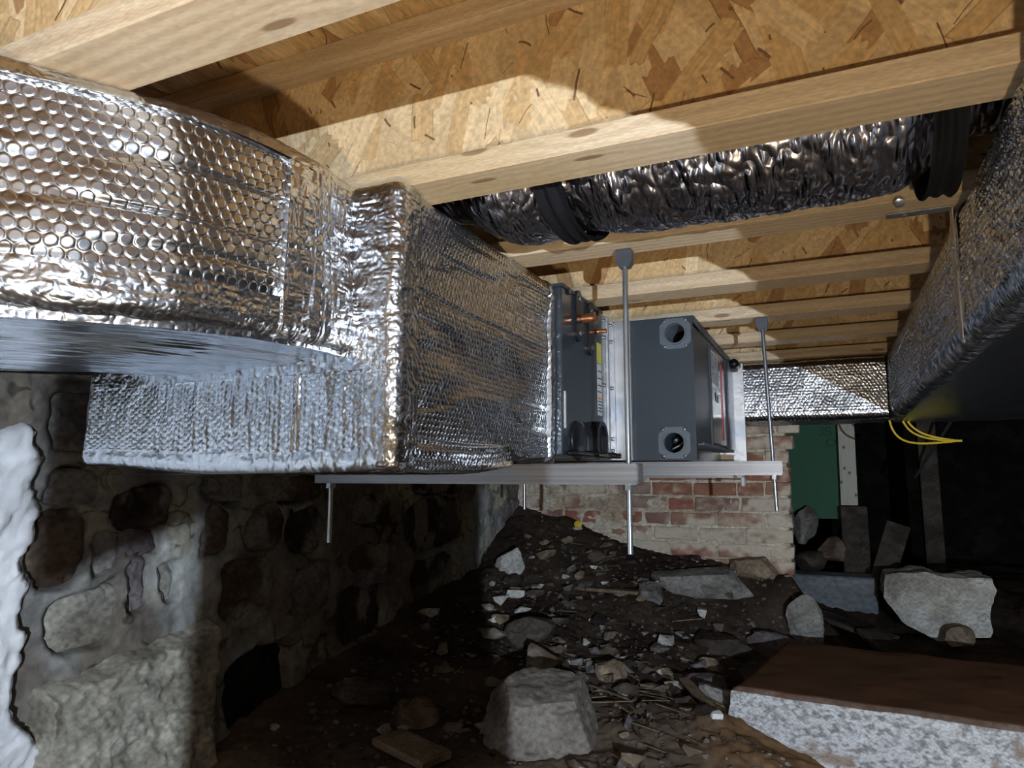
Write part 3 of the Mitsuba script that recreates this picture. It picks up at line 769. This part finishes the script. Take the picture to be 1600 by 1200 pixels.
# ------------------------------------------------------------------ evaporator coil cabinet
CX = -.572
d = thing('coil_cabinet', 'glossy dark grey coil cabinet between the foil plenum and the furnace', 'coil cabinet')
part(d, 'door_panel', box(-1.05, CX, PY1 + .008, 1.885, .050, .462, .003), 'mat_gloss_paint')
part(d, 'top_flange', box(-1.05, CX + .004, PY1 + .008, 1.885, .462, .4705, .001), 'mat_paint')
part(d, 'casing', box(-1.05, CX - .006, 1.8865, 2.044, .048, .468, .002), 'mat_galvanised', label='bare galvanised end of the casing')
part(d, 'flange', box(CX - .006, -.528, 2.030, 2.0465, .048, .472, .001), 'mat_galvanised', label='bright galvanised flange with screws')
part(d, 'rib', box(CX - .006, CX + .004, 1.935, 1.945, .05, .466, .002), 'mat_galvanised')
for z in (.075, .11, .26, .40, .45):
    for y_ in (1.91, 1.985):
        part(d, 'screw', cyl((CX - .006, y_, z), (CX + .001, y_, z), .0055, 10), 'mat_zinc', True)
for y_ in (1.60, 1.70, 1.78, 1.85):
    part(d, 'clip', box(CX, CX + .006, y_ - .012, y_ + .012, .452, .468, .002), 'mat_black')
def slot(y, z, hw, hh, x0, x1):
    p_ = Point(0, -hh).buffer(hw).union(Point(0, hh).buffer(hw)).union(sbox(-hw, -hh, hw, hh))
    return place(extrude(p_, x1 - x0), (x0, y, z), (0, 1, 0), (0, 0, 1), (1, 0, 0))
for (y_, z_, hw, hh) in ((1.665, .410, .022, .045), (1.765, .395, .022, .050)):
    g = part(d, 'gasket', slot(y_, z_, hw, hh, CX, CX + .008), 'mat_black', label='black oval pipe gasket')
    for dz in (-hh, hh):
        part(g, 'screw', cyl((CX + .008, y_, z_ + dz), (CX + .012, y_, z_ + dz), .007, 10), 'mat_zinc', True)
part(d, 'suction_pipe', cat(cyl((CX - .02, 1.690, .408), (CX + .042, 1.690, .408), .0125, 20), cyl((CX + .038, 1.690, .408), (CX + .0425, 1.690, .408), .0135, 20)), 'mat_copper', True, 'copper pipe stub')
part(d, 'liquid_pipe', cat(cyl((CX - .02, 1.760, .386), (CX + .050, 1.760, .386), .006, 14), cyl((CX + .02, 1.760, .386), (CX + .03, 1.760, .386), .0078, 14)), 'mat_copper', True, 'thin copper pipe stub')
lb = part(d, 'label_sheet', box(CX, CX + .0008, 1.832, 1.872, .168, .312, .0002), 'mat_label', label='white label below a yellow one')
part(d, 'warning_label', box(CX, CX + .0009, 1.832, 1.872, .314, .372, .0002), 'mat_label_yellow', label='yellow label')
part(lb, 'print', box(CX, CX + .0012, 1.834, 1.870, .212, .220, .0002), 'mat_label_orange')
for z in (.178, .187, .196, .205, .232, .25, .27, .29):
    part(lb, 'print', box(CX, CX + .0012, 1.834, 1.870, z, z + .0035, .0002), 'mat_ink')
part(d, 'side_plate', box(CX, CX + .003, 1.562, 1.572, .115, .205, .001), 'mat_label')
# moulded drain pan with its arched outlet
dp = part(d, 'drain_pan', cat(box(CX, CX + .030, 1.575, 1.86, .050, .062, .004), lump(.012, .055, .05, 5, 3, 2.2, .0).apply_translation([CX + .003, 1.66, .09])), 'mat_black', True, 'black moulded drain pan')
def arch(y, z, hw, h, t, x0, x1):
    o = sbox(-hw, 0, hw, h - hw).union(Point(0, h - hw).buffer(hw)); i_ = sbox(-hw + t, t * .6, hw - t, h - hw).union(Point(0, h - hw).buffer(hw - t))
    return place(extrude(o.difference(i_), x1 - x0), (x0, y, z), (0, 1, 0), (0, 0, 1), (1, 0, 0))
part(dp, 'outlet_frame', arch(1.80, .050, .048, .098, .012, CX, CX + .024), 'mat_black')
for y_ in (1.775, 1.80, 1.825):
    part(dp, 'outlet_bar', box(CX + .002, CX + .014, y_ - .0025, y_ + .0025, .056, .135, .001), 'mat_black')
for y_ in (1.72, 1.86, 1.885, 1.93):
    part(d, 'plug', cyl((CX, y_, .058), (CX + .035, y_, .058), .0075, 12), 'mat_black', True)

# ------------------------------------------------------------------ furnace
FX0, FX1, FY0, FY1, FZ0, FZ1 = -.985, -.345, 2.050, 2.955, .047, .4735
VENTS = ((-.396, .422), (-.408, .098))
d = thing('furnace', 'horizontal dark grey furnace with two round vent openings in its front', 'furnace')
fp = sbox(FX0, FZ0, FX1, FZ1)
for (vx, vz) in VENTS: fp = fp.difference(Point(vx, vz).buffer(.031, 32))
part(d, 'front_panel', place(extrude(fp, .003), (0, FY0 + .003, 0), (1, 0, 0), (0, 0, 1), (0, -1, 0)), 'mat_paint')
part(d, 'body', cat(box(FX0, FX1 - .002, FY0 + .16, FY1, .098, FZ1 - .004, .002), box(FX0, FX1 - .004, FY0 + .0035, FY0 + .16, .40 - .16, .382, .002)), 'mat_paint')
side_p = box(FX1 - .002, FX1, FY0 + .003, 2.34, .098, FZ1 - .03, .0006)
part(d, 'side_panel', side_p, 'mat_paint')
part(d, 'top_cover', cat(box(FX0, FX1 + .004, FY0 + .003, 2.90, FZ1 - .003, FZ1, .0006), box(FX1 - .001, FX1 + .004, FY0 + .003, 2.90, FZ1 - .022, FZ1, .001)), 'mat_paint')
part(d, 'base_rail', cat(box(FX0, FX1 - .055, FY0 + .16, FY1 - .02, FZ0, .098, .002), box(FX1 - .004, FX1, FY0 + .003, FY0 + .03, FZ0, .098, .001)), 'mat_black')
part(d, 'door_lip', box(FX1 - .055, FX1 + .006, FY0 + .10, 2.88, .094, .102, .001), 'mat_collar')
part(d, 'door_lip', box(FX1 - .010, FX1 + .006, 2.34, 2.352, .10, FZ1 - .03, .001), 'mat_paint')
bp = part(d, 'blower_door', box(FX1 - .001, FX1 + .003, 2.36, 2.70, .112, FZ1 - .035, .001), 'mat_gloss_paint', label='glossy door with white and red labels')
lb = part(bp, 'label', box(FX1 + .003, FX1 + .0036, 2.365, 2.53, .30, .425, .0002), 'mat_label', label='white instruction label')
for i in range(9):
    part(bp, 'print', box(FX1 + .0036, FX1 + .0042, 2.375 + .017 * i, 2.380 + .017 * i, .312, .418, .0001), 'mat_ink')
part(bp, 'badge', cat(*[box(FX1 + .003, FX1 + .005, 2.44 + a_, 2.44 + a_ + .02, .255 + b_, .255 + b_ + h_, .0005) for a_, b_, h_ in ((0, 0, .03), (.02, .02, .01), (.04, 0, .03))]), 'mat_black', label='small dark badge')
part(bp, 'stripe', box(FX1 + .003, FX1 + .0042, 2.585, 2.625, .13, .405, .0002), 'mat_label_red', label='red stripe')
part(d, 'corner_post', box(FX1 - .001, FX1 + .008, 2.715, 2.765, .105, FZ1 - .03, .002), 'mat_paint')
part(d, 'end_panel', box(FX1 - .001, FX1 + .003, 2.768, 2.95, .105, FZ1 - .02, .001), 'mat_galvanised', label='bare galvanised end panel')
part(d, 'end_flange', box(FX0 + .02, FX1 + .045, 2.956, 2.972, .055, .462, .001), 'mat_galvanised', label='galvanised flange at the return end')
part(d, 'wire_grommet', cat(cyl((FX1 + .02, 2.86, .448), (FX1 + .02, 2.93, .448), .019, 16), box(FX1, FX1 + .03, 2.89, 2.92, .42, .455)), 'mat_black', True, 'black plastic fitting at the top corner')
for (vx, vz) in VENTS:
    hw, ch = .046, .020
    oct_ = Polygon([(-hw + ch, -hw), (hw - ch, -hw), (hw, -hw + ch), (hw, hw - ch), (hw - ch, hw), (-hw + ch, hw), (-hw, hw - ch), (-hw, -hw + ch)])
    pl = oct_.difference(Point(0, 0).buffer(.030, 32))
    c_ = part(d, 'vent_collar', place(extrude(pl, .005), (vx, FY0 + .0005, vz), (1, 0, 0), (0, 0, 1), (0, -1, 0)), 'mat_collar', label='light grey eight-sided vent collar')
    ring = Point(0, 0).buffer(.034, 32).difference(Point(0, 0).buffer(.0295, 32))
    part(c_, 'rim', place(extrude(ring, .012), (vx, FY0 - .001, vz), (1, 0, 0), (0, 0, 1), (0, -1, 0)), 'mat_collar')
    tubep = Point(0, 0).buffer(.0305, 32).difference(Point(0, 0).buffer(.0290, 32))
    part(c_, 'sleeve', place(extrude(tubep, .105), (vx, FY0 + .110, vz), (1, 0, 0), (0, 0, 1), (0, -1, 0)), 'mat_collar' if vz > .3 else 'mat_paint')
    part(c_, 'inner_end', cyl((vx, FY0 + .110, vz), (vx, FY0 + .113, vz), .031, 24), 'mat_pit')
    for a_ in (-1, 1):
        for b_ in (-1, 1):
            part(c_, 'screw', cyl((vx + a_ * .031, FY0 - .0045, vz + b_ * .0385), (vx + a_ * .031, FY0 - .0085, vz + b_ * .0385), .005, 10), 'mat_zinc', True)
vx, vz = VENTS[1]
part(d, 'burner', cat(cyl((vx - .012, FY0 + .07, vz + .008), (vx - .004, FY0 + .05, vz + .012), .007, 10), cyl((vx + .004, FY0 + .06, vz - .01), (vx + .02, FY0 + .05, vz + .008), .004, 10), cyl((vx - .018, FY0 + .06, vz - .016), (vx + .006, FY0 + .06, vz - .004), .0035, 10)), 'mat_zinc', True, 'bright metal fittings deep in the lower vent')

# ------------------------------------------------------------------ things on the floor
def rock(name, c, r3, rotz, seed, mat, label, cat_='rock', sub=4, pw=3.0, amp=.14, freq=1.5, cuts=(), group=None, facets=0, taper=0.0):
    m = lump(1, 1, 1, seed, sub, pw, amp, freq)
    g_ = np.random.default_rng(900 + seed); v = m.vertices
    for _ in range(facets):
        n_ = g_.normal(size=3); n_ /= np.linalg.norm(n_)
        v = v - np.maximum(v @ n_ - g_.uniform(.52, .80), 0)[:, None] * n_ * .95
    v = v * np.column_stack([1 - taper * v[:, 2], 1 - taper * v[:, 2], np.ones(len(v))])
    m.vertices = v * np.array(r3)
    for n_, dd in cuts:
        n_ = np.array(n_, float) / np.linalg.norm(n_)
        v = m.vertices; s_ = v @ n_ - dd
        m.vertices = v - np.maximum(s_, 0)[:, None] * n_ * .93
    v = m.vertices
    m.vertices = v + .006 * (meshkit.fbm(v * 45 + seed, 3, seed)[:, None] - .5) * 2 * m.vertex_normals
    m.apply_transform(trimesh.transformations.rotation_matrix(rotz, [0, 0, 1])); m.apply_translation(c)
    return single(name, m, mat, label, cat_, True, group)
rock('boulder', (-.775, 1.90, -.665), (.158, .145, .125), 0.3, 3, 'mat_stone_taupe', 'big flat-topped grey boulder on the dirt in the foreground', 'rock', 5, 2.7, .10, 1.2, (((.06, -.30, 1), .090), ((.35, -1, .20), .112), ((1, -.2, .35), .128), ((-1, -.5, .5), .128)), None, 0, .16)

# concrete slab
sl = np.array([(-.292, 2.176), (1.30, 2.07), (1.42, 2.72), (-.180, 2.860)])
def slab():
    n_, m_ = 150, 60
    U, V = np.meshgrid(np.linspace(0, 1, n_), np.linspace(0, 1, m_), indexing='ij')
    q = (sl[0] * ((1 - U) * (1 - V))[..., None] + sl[1] * (U * (1 - V))[..., None] + sl[2] * (U * V)[..., None] + sl[3] * ((1 - U) * V)[..., None])
    edge = np.minimum(np.minimum(U * 1.6, (1 - U) * 1.6), np.minimum(V * .68, (1 - V) * .68))
    z = -.600 - .012 * smooth01(.014, 0, edge) + .010 * (meshkit.fbm(np.stack([q[..., 0], q[..., 1], q[..., 0] * 0], -1) * 8, 3, 81) - .5)
    top = np.dstack([q, z])
    rings = [np.vstack([top[:, 0], top[-1, 1:], top[-2::-1, -1], top[0, -2:0:-1]])]
    base = rings[0]
    nv = base[:, :2] - base[:, :2].mean(0); nv /= np.linalg.norm(nv, axis=1, keepdims=True)
    rows = [base]
    for h in np.linspace(.008, .30, 20):
        dd = .006 + .022 * (meshkit.fbm(np.stack([base[:, 0] * 14, base[:, 1] * 14, 0 * base[:, 0] + h * 14], -1), 3, 82) - .5)
        rows.append(np.column_stack([base[:, :2] + nv * dd[:, None], base[:, 2] - h]))
    sides = np.stack([np.vstack([r_, r_[:1]]) for r_ in rows], 0)
    return cat(grid_mesh(top, flip=True), grid_mesh(sides, flip=False))
single('stone_slab', slab(), 'mat_slab', 'long slab with rust brown top and rough white front edge, at lower right', 'slab', 40)

def broken_block():
    out = Polygon([(.158, -.462), (.335, -.438), (.40, -.452), (.585, -.452), (.605, -.50), (.575, -.56), (.555, -.70), (.36, -.735), (.215, -.66), (.15, -.57)])
    m = extrude(out, .30)
    m = place(m, (0, 4.12, 0), (1, 0, 0), (0, 0, 1), (0, -1, 0))
    v, f = trimesh.remesh.subdivide_to_size(m.vertices, m.faces, .022)
    m = trimesh.Trimesh(v, f); m.merge_vertices()
    v = m.vertices.copy(); c = v.mean(0)
    front = smooth01(3.95, 3.82, v[:, 1])
    cut = np.maximum(0, (.33 - v[:, 0]) * .8 + (v[:, 2] + .52) * .5)      # broken facet on the left of the front face
    v[:, 1] += front * cut * .9
    n_ = np.stack([meshkit.fbm(v * 9 + 3 * i, 4, 300 + i) for i in range(3)], -1) - .5
    m.vertices = v + n_ * .045 + np.array([.055, 0, -.012])
    return m
single('stone_block', broken_block(), 'mat_stone_white', 'large pale broken stone block beyond the slab', 'stone', 35)
rock('stone', (.485, 3.70, -.70), (.06, .05, .05), .5, 12, 'mat_stone_tan', 'small tan stone leaning against the pale block', 'rock', 3, 2.5, .2, 1.5, (), None, 7)
single('concrete_curb', box(-.30, .195, 4.20, 4.40, -.735, -.530, .008), 'mat_grey_beam', 'grey rectangular concrete curb between the brick wall and the pale block', 'curb')
gb = thing('green_board', 'green sheathing board leaning behind the brick wall', 'board')
part(gb, 'sheet', box(-.65, .10, 4.62, 4.64, -.25, .60, .001), 'mat_green')
t1 = meshkit.text_mesh('JS', .055, .001); t2 = meshkit.text_mesh('0', .055, .001)
part(gb, 'lettering', cat(place(t1, (-.06, 4.620, .245), (1, 0, 0), (0, 0, 1), (0, -1, 0)), place(t2, (-.02, 4.620, .180), (1.6, 0, 0), (0, 0, .8), (0, -1, 0))), 'mat_green_print', label='dark green printed lettering')
m = box(-.045, .045, -.02, .02, -.165, .60, .002)
m.apply_transform(trimesh.transformations.rotation_matrix(math.radians(.8), [0, 1, 0])); m.apply_translation([.098, 4.56, 0])
single('stud', m, 'mat_stud', 'pale upright stud standing in front of the green board', 'stud')
single('post_stub', box(.045, .185, 4.50, 4.62, -.62, -.168, .006), 'mat_old_wood', 'dark square block under the pale stud', 'post')  # separate dark block built for the dark lower end of the stud
m = box(-.06, .06, -.02, .02, -.02, .36, .003)
m.apply_transform(trimesh.transformations.rotation_matrix(.32, [0, 1, 0])); m.apply_translation([.22, 4.45, -.60])
single('leaning_plank', m, 'mat_old_wood', 'dark plank leaning in the shade behind the pale block', 'plank')
rock('stone', (-.155, 4.50, -.28), (.085, .06, .12), .2, 14, 'mat_stone_grey', 'tall grey stone at the foot of the green board beside the brick wall', 'rock', 4, 2.6, .15, 1.5, (), None, 7)
rock('stone', (-.02, 4.48, -.42), (.085, .07, .085), .9, 15, 'mat_stone_brown', 'round brown stone between the green board and the dark block', 'rock', 4, 2.4, .14, 1.5, (), None, 7)
rock('stone', (-.13, 4.42, -.48), (.09, .06, .06), .4, 16, 'mat_stone_dark', 'dark stone under the tall grey one behind the curb', 'rock', 3, 2.4, .14, 1.5, (), None, 7)
single('timber_post', box(.50, .60, 4.9, 5.0, -.68, .474, .004), 'mat_old_wood', 'dim dark timber post far back under the yellow cable', 'post')
single('steel_pipe', cyl((.66, 4.2, .40), (.47, 4.85, .0), .008, 12), 'mat_bracket', 'thin dark pipe slanting behind the yellow cable', 'pipe', True)
# yellow cable loops
def loop(p0, p1, p2, p3, n=40):
    t = np.linspace(0, 1, n)[:, None]
    return (1 - t) ** 3 * p0 + 3 * (1 - t) ** 2 * t * p1 + 3 * (1 - t) * t * t * p2 + t ** 3 * p3
A3 = lambda *v: np.array(v, float)
k = thing('yellow_cable', 'yellow electrical cable hanging in loops below the right duct', 'cable')
part(k, 'loop', tube(loop(A3(0.234, 3.211, 0.229), A3(0.248, 3.211, 0.113), A3(0.333, 3.229, 0.127), A3(0.485, 3.248, 0.142)), .0045, 10), 'mat_yellow', True)
part(k, 'loop', tube(loop(A3(0.282, 3.229, 0.229), A3(0.305, 3.229, 0.161), A3(0.352, 3.229, 0.146), A3(0.485, 3.248, 0.140)), .0045, 10), 'mat_yellow', True)
part(k, 'loop', tube(loop(A3(0.300, 3.248, 0.229), A3(0.324, 3.248, 0.179), A3(0.362, 3.239, 0.156), A3(0.485, 3.248, 0.140)), .0045, 10), 'mat_yellow', True)

# rocks under the brick wall and by the slab: centre x, y, radii, colour
for i, (x, y, rx, ry, rz, c, lab) in enumerate([
    (-.52, 3.18, .24, .11, .075, 'grey', 'long sloping grey rock against the foot of the brick wall'),
    (-.34, 3.33, .13, .05, .075, 'tan', 'rough tan footing stone at the bottom right corner of the brick wall'),
    (-.13, 3.16, .075, .05, .13, 'grey', 'upright grey slab of rock at the corner of the brick wall'),
    (-.25, 3.02, .12, .08, .06, 'purple', 'dark flat rock left of the slab, below the wall corner'),
    (-.40, 2.86, .12, .09, .05, 'dark', 'dark rock in the heap left of the slab'),
    (-.26, 2.72, .11, .08, .045, 'purple', 'flat purple-grey rock at the far left corner of the slab'),
    (-.43, 2.46, .085, .06, .045, 'purple', 'flat stone left of the slab with a chipped edge'),
    (-.36, 2.30, .075, .05, .045, 'grey', 'pale-edged stone against the near left corner of the slab'),
    (-.72, 2.98, .06, .05, .05, 'grey', 'rounded stone behind the hanging rod tip'),
    (-1.33, 2.92, .065, .06, .075, 'white', 'pale squarish stone at the foot of the stone wall'),
    (-.92, 2.26, .085, .07, .06, 'brown', 'brown stone behind the big boulder'),
    (-1.02, 2.42, .10, .08, .06, 'dark', 'dark stone behind the brown one beyond the boulder'),
    (-.70, 2.34, .055, .045, .04, 'tan', 'tan stone on the dirt behind the boulder'),
    (-1.27, 1.75, .10, .07, .05, 'dark', 'dark stone by the stone wall, left of the boulder'),
    (-1.12, 1.78, .09, .06, .04, 'brown', 'brown stone lying left of the boulder')]):
    z = float(ground(x, y)) + rz * .45
    rock('stone', (x, y, z), (rx, ry, rz), R.uniform(-.5, .5), 100 + i, 'mat_stone_' + c, lab, 'rock', 4, 2.8, .16, 1.5, (), None, 9)

# rubble: single stones and splinters
def shard(i, n=13):
    g = np.random.default_rng(500 + i); d = g.normal(size=(n, 3)); d /= np.linalg.norm(d, axis=1, keepdims=True)
    return trimesh.convex.convex_hull(d * g.uniform(.75, 1.1, (n, 1)) * [1, g.uniform(.6, .95), g.uniform(.4, .75)])
LM = [mikit.ply(shard(i), None, False) for i in range(10)]
def weight(x, y): return 1.0
spots = []
while len(spots) < 230:
    x, y = R.uniform(-1.42, .0), R.uniform(1.45, 3.36)
    if y < 2.2 and x > -.45 and R.random() < .7: continue
    if x > -.33 and 2.1 < y < 2.95: continue
    if (x + .735) ** 2 + (y - 1.90) ** 2 < .19 ** 2: continue
    if y < 2.2 and R.random() < .45: continue
    s = .011 + .030 * R.random() ** 2.2
    spots.append((x, y, s))
while len(spots) < 285:
    x, y = R.uniform(-1.3, -.36), R.uniform(2.15, 3.3)
    spots.append((x, y, R.uniform(.022, .048)))
zs_ = ground(np.array([q[0] for q in spots]), np.array([q[1] for q in spots]))
CN = dict(grey='grey', brown='brown', tan='tan', purple='purple-grey', dark='blackish', white='pale')
cols = ['grey', 'brown', 'brown', 'tan', 'purple', 'dark', 'dark', 'white']
for (x, y, s), z in zip(spots, zs_):
    tw = T().translate([x, y, float(z) + s * .35]).rotate([0, 0, 1], R.uniform(0, 360)).rotate([1, 0, 0], R.uniform(-30, 30)).scale([s * 1.25, s, s])
    c = R.choice(cols)
    single('rubble_stone', {**R.choice(LM), 'to_world': tw}, 'mat_stone_' + c, 'small broken %s stone strewn over the dirt floor in the rubble' % CN[c], 'stone', False, 'small %s rubble stones on the dirt floor' % CN[c])
SP = []
for i in range(5):
    w_ = R.uniform(.10, .2)
    p_ = Polygon([(-.5, -w_ / 2), (.38, -w_ / 2 * R.uniform(.6, 1)), (.5, R.uniform(-.03, .03)), (.35, w_ / 2), (-.48, w_ / 2 * R.uniform(.5, 1))])
    m = extrude(p_, .05); SP.append(mikit.ply(m, None, False))
spl = []
while len(spl) < 75:
    if R.random() < .5: x, y = R.gauss(-.50, .12), R.gauss(2.15, .16)
    else: x, y = R.uniform(-1.3, -.3), R.uniform(2.2, 3.3)
    if (x > -.34 and y > 2.05) or (x + .735) ** 2 + (y - 1.90) ** 2 < .17 ** 2 or y < 1.75: continue
    spl.append((x, y))
zs_ = ground(np.array([q[0] for q in spl]), np.array([q[1] for q in spl]))
for (x, y), z in zip(spl, zs_):
    L_ = R.uniform(.05, .16)
    tw = T().translate([x, y, float(z) + .008]).rotate([0, 0, 1], R.gauss(-30, 45)).rotate([0, 1, 0], R.uniform(-9, 9)).scale([L_, L_ * .6, L_ * .5])
    single('wood_splinter', {**R.choice(SP), 'to_world': tw}, 'mat_splinter', 'splintered piece of wood lying on the dirt and rubble', 'wood scrap', False, 'wood splinters on the dirt floor')
def plank(c, L_, w_, h_, rz, ry, mat, label):
    m = box(-L_ / 2, L_ / 2, -w_ / 2, w_ / 2, -h_ / 2, h_ / 2, .002)
    m.apply_transform(trimesh.transformations.rotation_matrix(ry, [0, 1, 0])); m.apply_transform(trimesh.transformations.rotation_matrix(rz, [0, 0, 1]))
    m.apply_translation(c); return single('wood_board', m, mat, label, 'board')
plank((-.40, 2.26, float(ground(-.40, 2.26)) + .022), .24, .032, .012, -1.0, .12, 'mat_splinter', 'narrow broken lath sloping down left of the slab')
plank((-.86, 2.92, float(ground(-.86, 2.92)) + .02), .22, .06, .014, .12, .03, 'mat_splinter', 'short pale board on the debris below the near strut')
plank((.06, 3.55, -.66), .34, .12, .02, -.5, .18, 'mat_old_wood', 'dark broken board beside the concrete curb')
plank((.16, 3.35, -.68), .22, .10, .02, -1.1, .25, 'mat_old_wood', 'dark board end behind the far edge of the slab')
plank((-1.02, 1.62, float(ground(-1.02, 1.62)) + .018), .20, .10, .02, -.3, .05, 'mat_splinter', 'flat brown board end in the dark left of the boulder')
for i, (x, y, s) in enumerate([(-.325, 2.10, .016), (-.60, 1.72, .018)]):
    m = box(-s, s, -s * .8, s * .8, -s * .5, s * .5, .002); m.apply_transform(trimesh.transformations.rotation_matrix(.5, [.3, .2, 1])); m.apply_translation([x, y, float(ground(x, y)) + s * .6])
    single('plaster_chip', m, 'mat_white', ['small white chip on the soil at the near corner of the slab', 'white chip at the foot of the big boulder'][i], 'chip')
m = lump(.02, .006, .018, 5, 2, 2, .3); m.apply_translation([-1.14, 3.30, float(ground(-1.14, 3.30)) + .03])
single('yellow_scrap', m, 'mat_yellow', 'tiny yellow scrap on the debris in front of the brick wall', 'scrap')
# gravel
tri = []
gp = []
while len(gp) < 5200:
    x, y = R.uniform(-1.40, .9), R.uniform(1.2, 3.33)
    if y < 1.42 and x < -1.36: continue
    if x > -.33 and 2.05 < y < 2.9: continue
    if (x + .752) ** 2 + (y - 1.91) ** 2 < .17 ** 2: continue
    gp.append((x, y, .002 + .008 * R.random() ** 2))
gp = np.array(gp); gz = ground(gp[:, 0], gp[:, 1])
oc = trimesh.creation.icosahedron()
V = []
for (x, y, s), z in zip(gp, gz):
    V.append(oc.vertices * s * np.array([R.uniform(.7, 1.5), R.uniform(.7, 1.5), R.uniform(.5, 1)]) * rng.uniform(.75, 1.25, (12, 1)) + [x, y, z + s * .2])
F_ = (oc.faces[None] + (np.arange(len(V)) * 12)[:, None, None]).reshape(-1, 3)
scene['gravel'] = mikit.ply(trimesh.Trimesh(np.vstack(V), F_, process=False), 'mat_gravel', False)
labels['gravel'] = {'label': 'fine gravel and crumbs scattered over the dirt floor', 'category': 'gravel', 'kind': 'stuff'}

# ------------------------------------------------------------------ behind the viewer: lantern, added shade board and fill lamp
k = thing('lantern', 'work lantern standing behind the viewer', 'lamp')
part(k, 'base', cat(cyl((LAMP[0], LAMP[1], -.79), (LAMP[0], LAMP[1], -.70), .09, 24), cyl((LAMP[0], LAMP[1], -.70), (LAMP[0], LAMP[1], LAMP[2] - .02), .012, 12)), 'mat_black', True)
bulb = trimesh.creation.icosphere(subdivisions=2, radius=LAMP_R); bulb.apply_translation(LAMP)
part(k, 'bulb', bulb, 'mat_white', True)
scene[k + '__bulb']['emitter'] = {'type': 'area', 'radiance': {'type': 'rgb', 'value': [c * LAMP_POWER for c in LAMP_COLOR]}}
# added unseen board with a rail, blocking the lantern to shade the stone wall
k = thing('upright_board', 'added unseen board standing behind the viewer to shade the stone wall', 'board')
part(k, 'sheet', box(.318, .330, -.488, -.180, -.79, -.052, .001), 'mat_old_wood')
part(k, 'rail', place(extrude(Polygon([(-.580, -.140), (-.505, -.117), (-.478, -.105), (-.180, -.105), (-.180, -.052), (-.580, -.052)]), .010), (.3305, 0, 0), (0, 1, 0), (0, 0, 1), (1, 0, 0)), 'mat_old_wood')
part(k, 'foot', box(.24, .3175, -.40, -.36, -.79, -.76, .002), 'mat_old_wood')
part(k, 'foot', box(.24, .3175, -.30, -.26, -.79, -.76, .002), 'mat_old_wood')
k = thing('clamp_lamp', 'added warm fill lamp, bell shade aimed up at the joists, behind the viewer', 'lamp')  # added unseen lamp, lifts joist webs that the lantern leaves in shade
GP, GD = np.array([.13, -.50, -.52]), np.array([.22, .62, .75]); GD = GD / np.linalg.norm(GD)
ga = np.cross(GD, [1, 0, 0]); ga /= np.linalg.norm(ga); gb_ = np.cross(GD, ga)
sh = tube([GP - GD * .05, GP - GD * .03, GP + GD * .02, GP + GD * .085], [.02, .05, .082, .112], 40, False)
sh2 = tube([GP + GD * .085, GP + GD * .022, GP - GD * .027, GP - GD * .046], [.110, .080, .048, .018], 40, False)
part(k, 'shade', cat(sh, sh2, cyl(GP - GD * .055, GP - GD * .045, .022, 24)), 'mat_black', True)
part(k, 'stand', cat(cyl((GP[0], GP[1] - .03, -.80), (GP[0], GP[1] - .03, -.585), .012, 12), cyl((GP[0], GP[1] - .03, -.80), (GP[0], GP[1] - .03, -.77), .07, 24)), 'mat_black', True)
globe = trimesh.creation.icosphere(subdivisions=3, radius=.026); globe.apply_translation(GP)
part(k, 'globe', globe, 'mat_white', True)
scene[k + '__globe']['emitter'] = {'type': 'area', 'radiance': {'type': 'rgb', 'value': [c * FILL_POWER for c in FILL_COLOR]}}
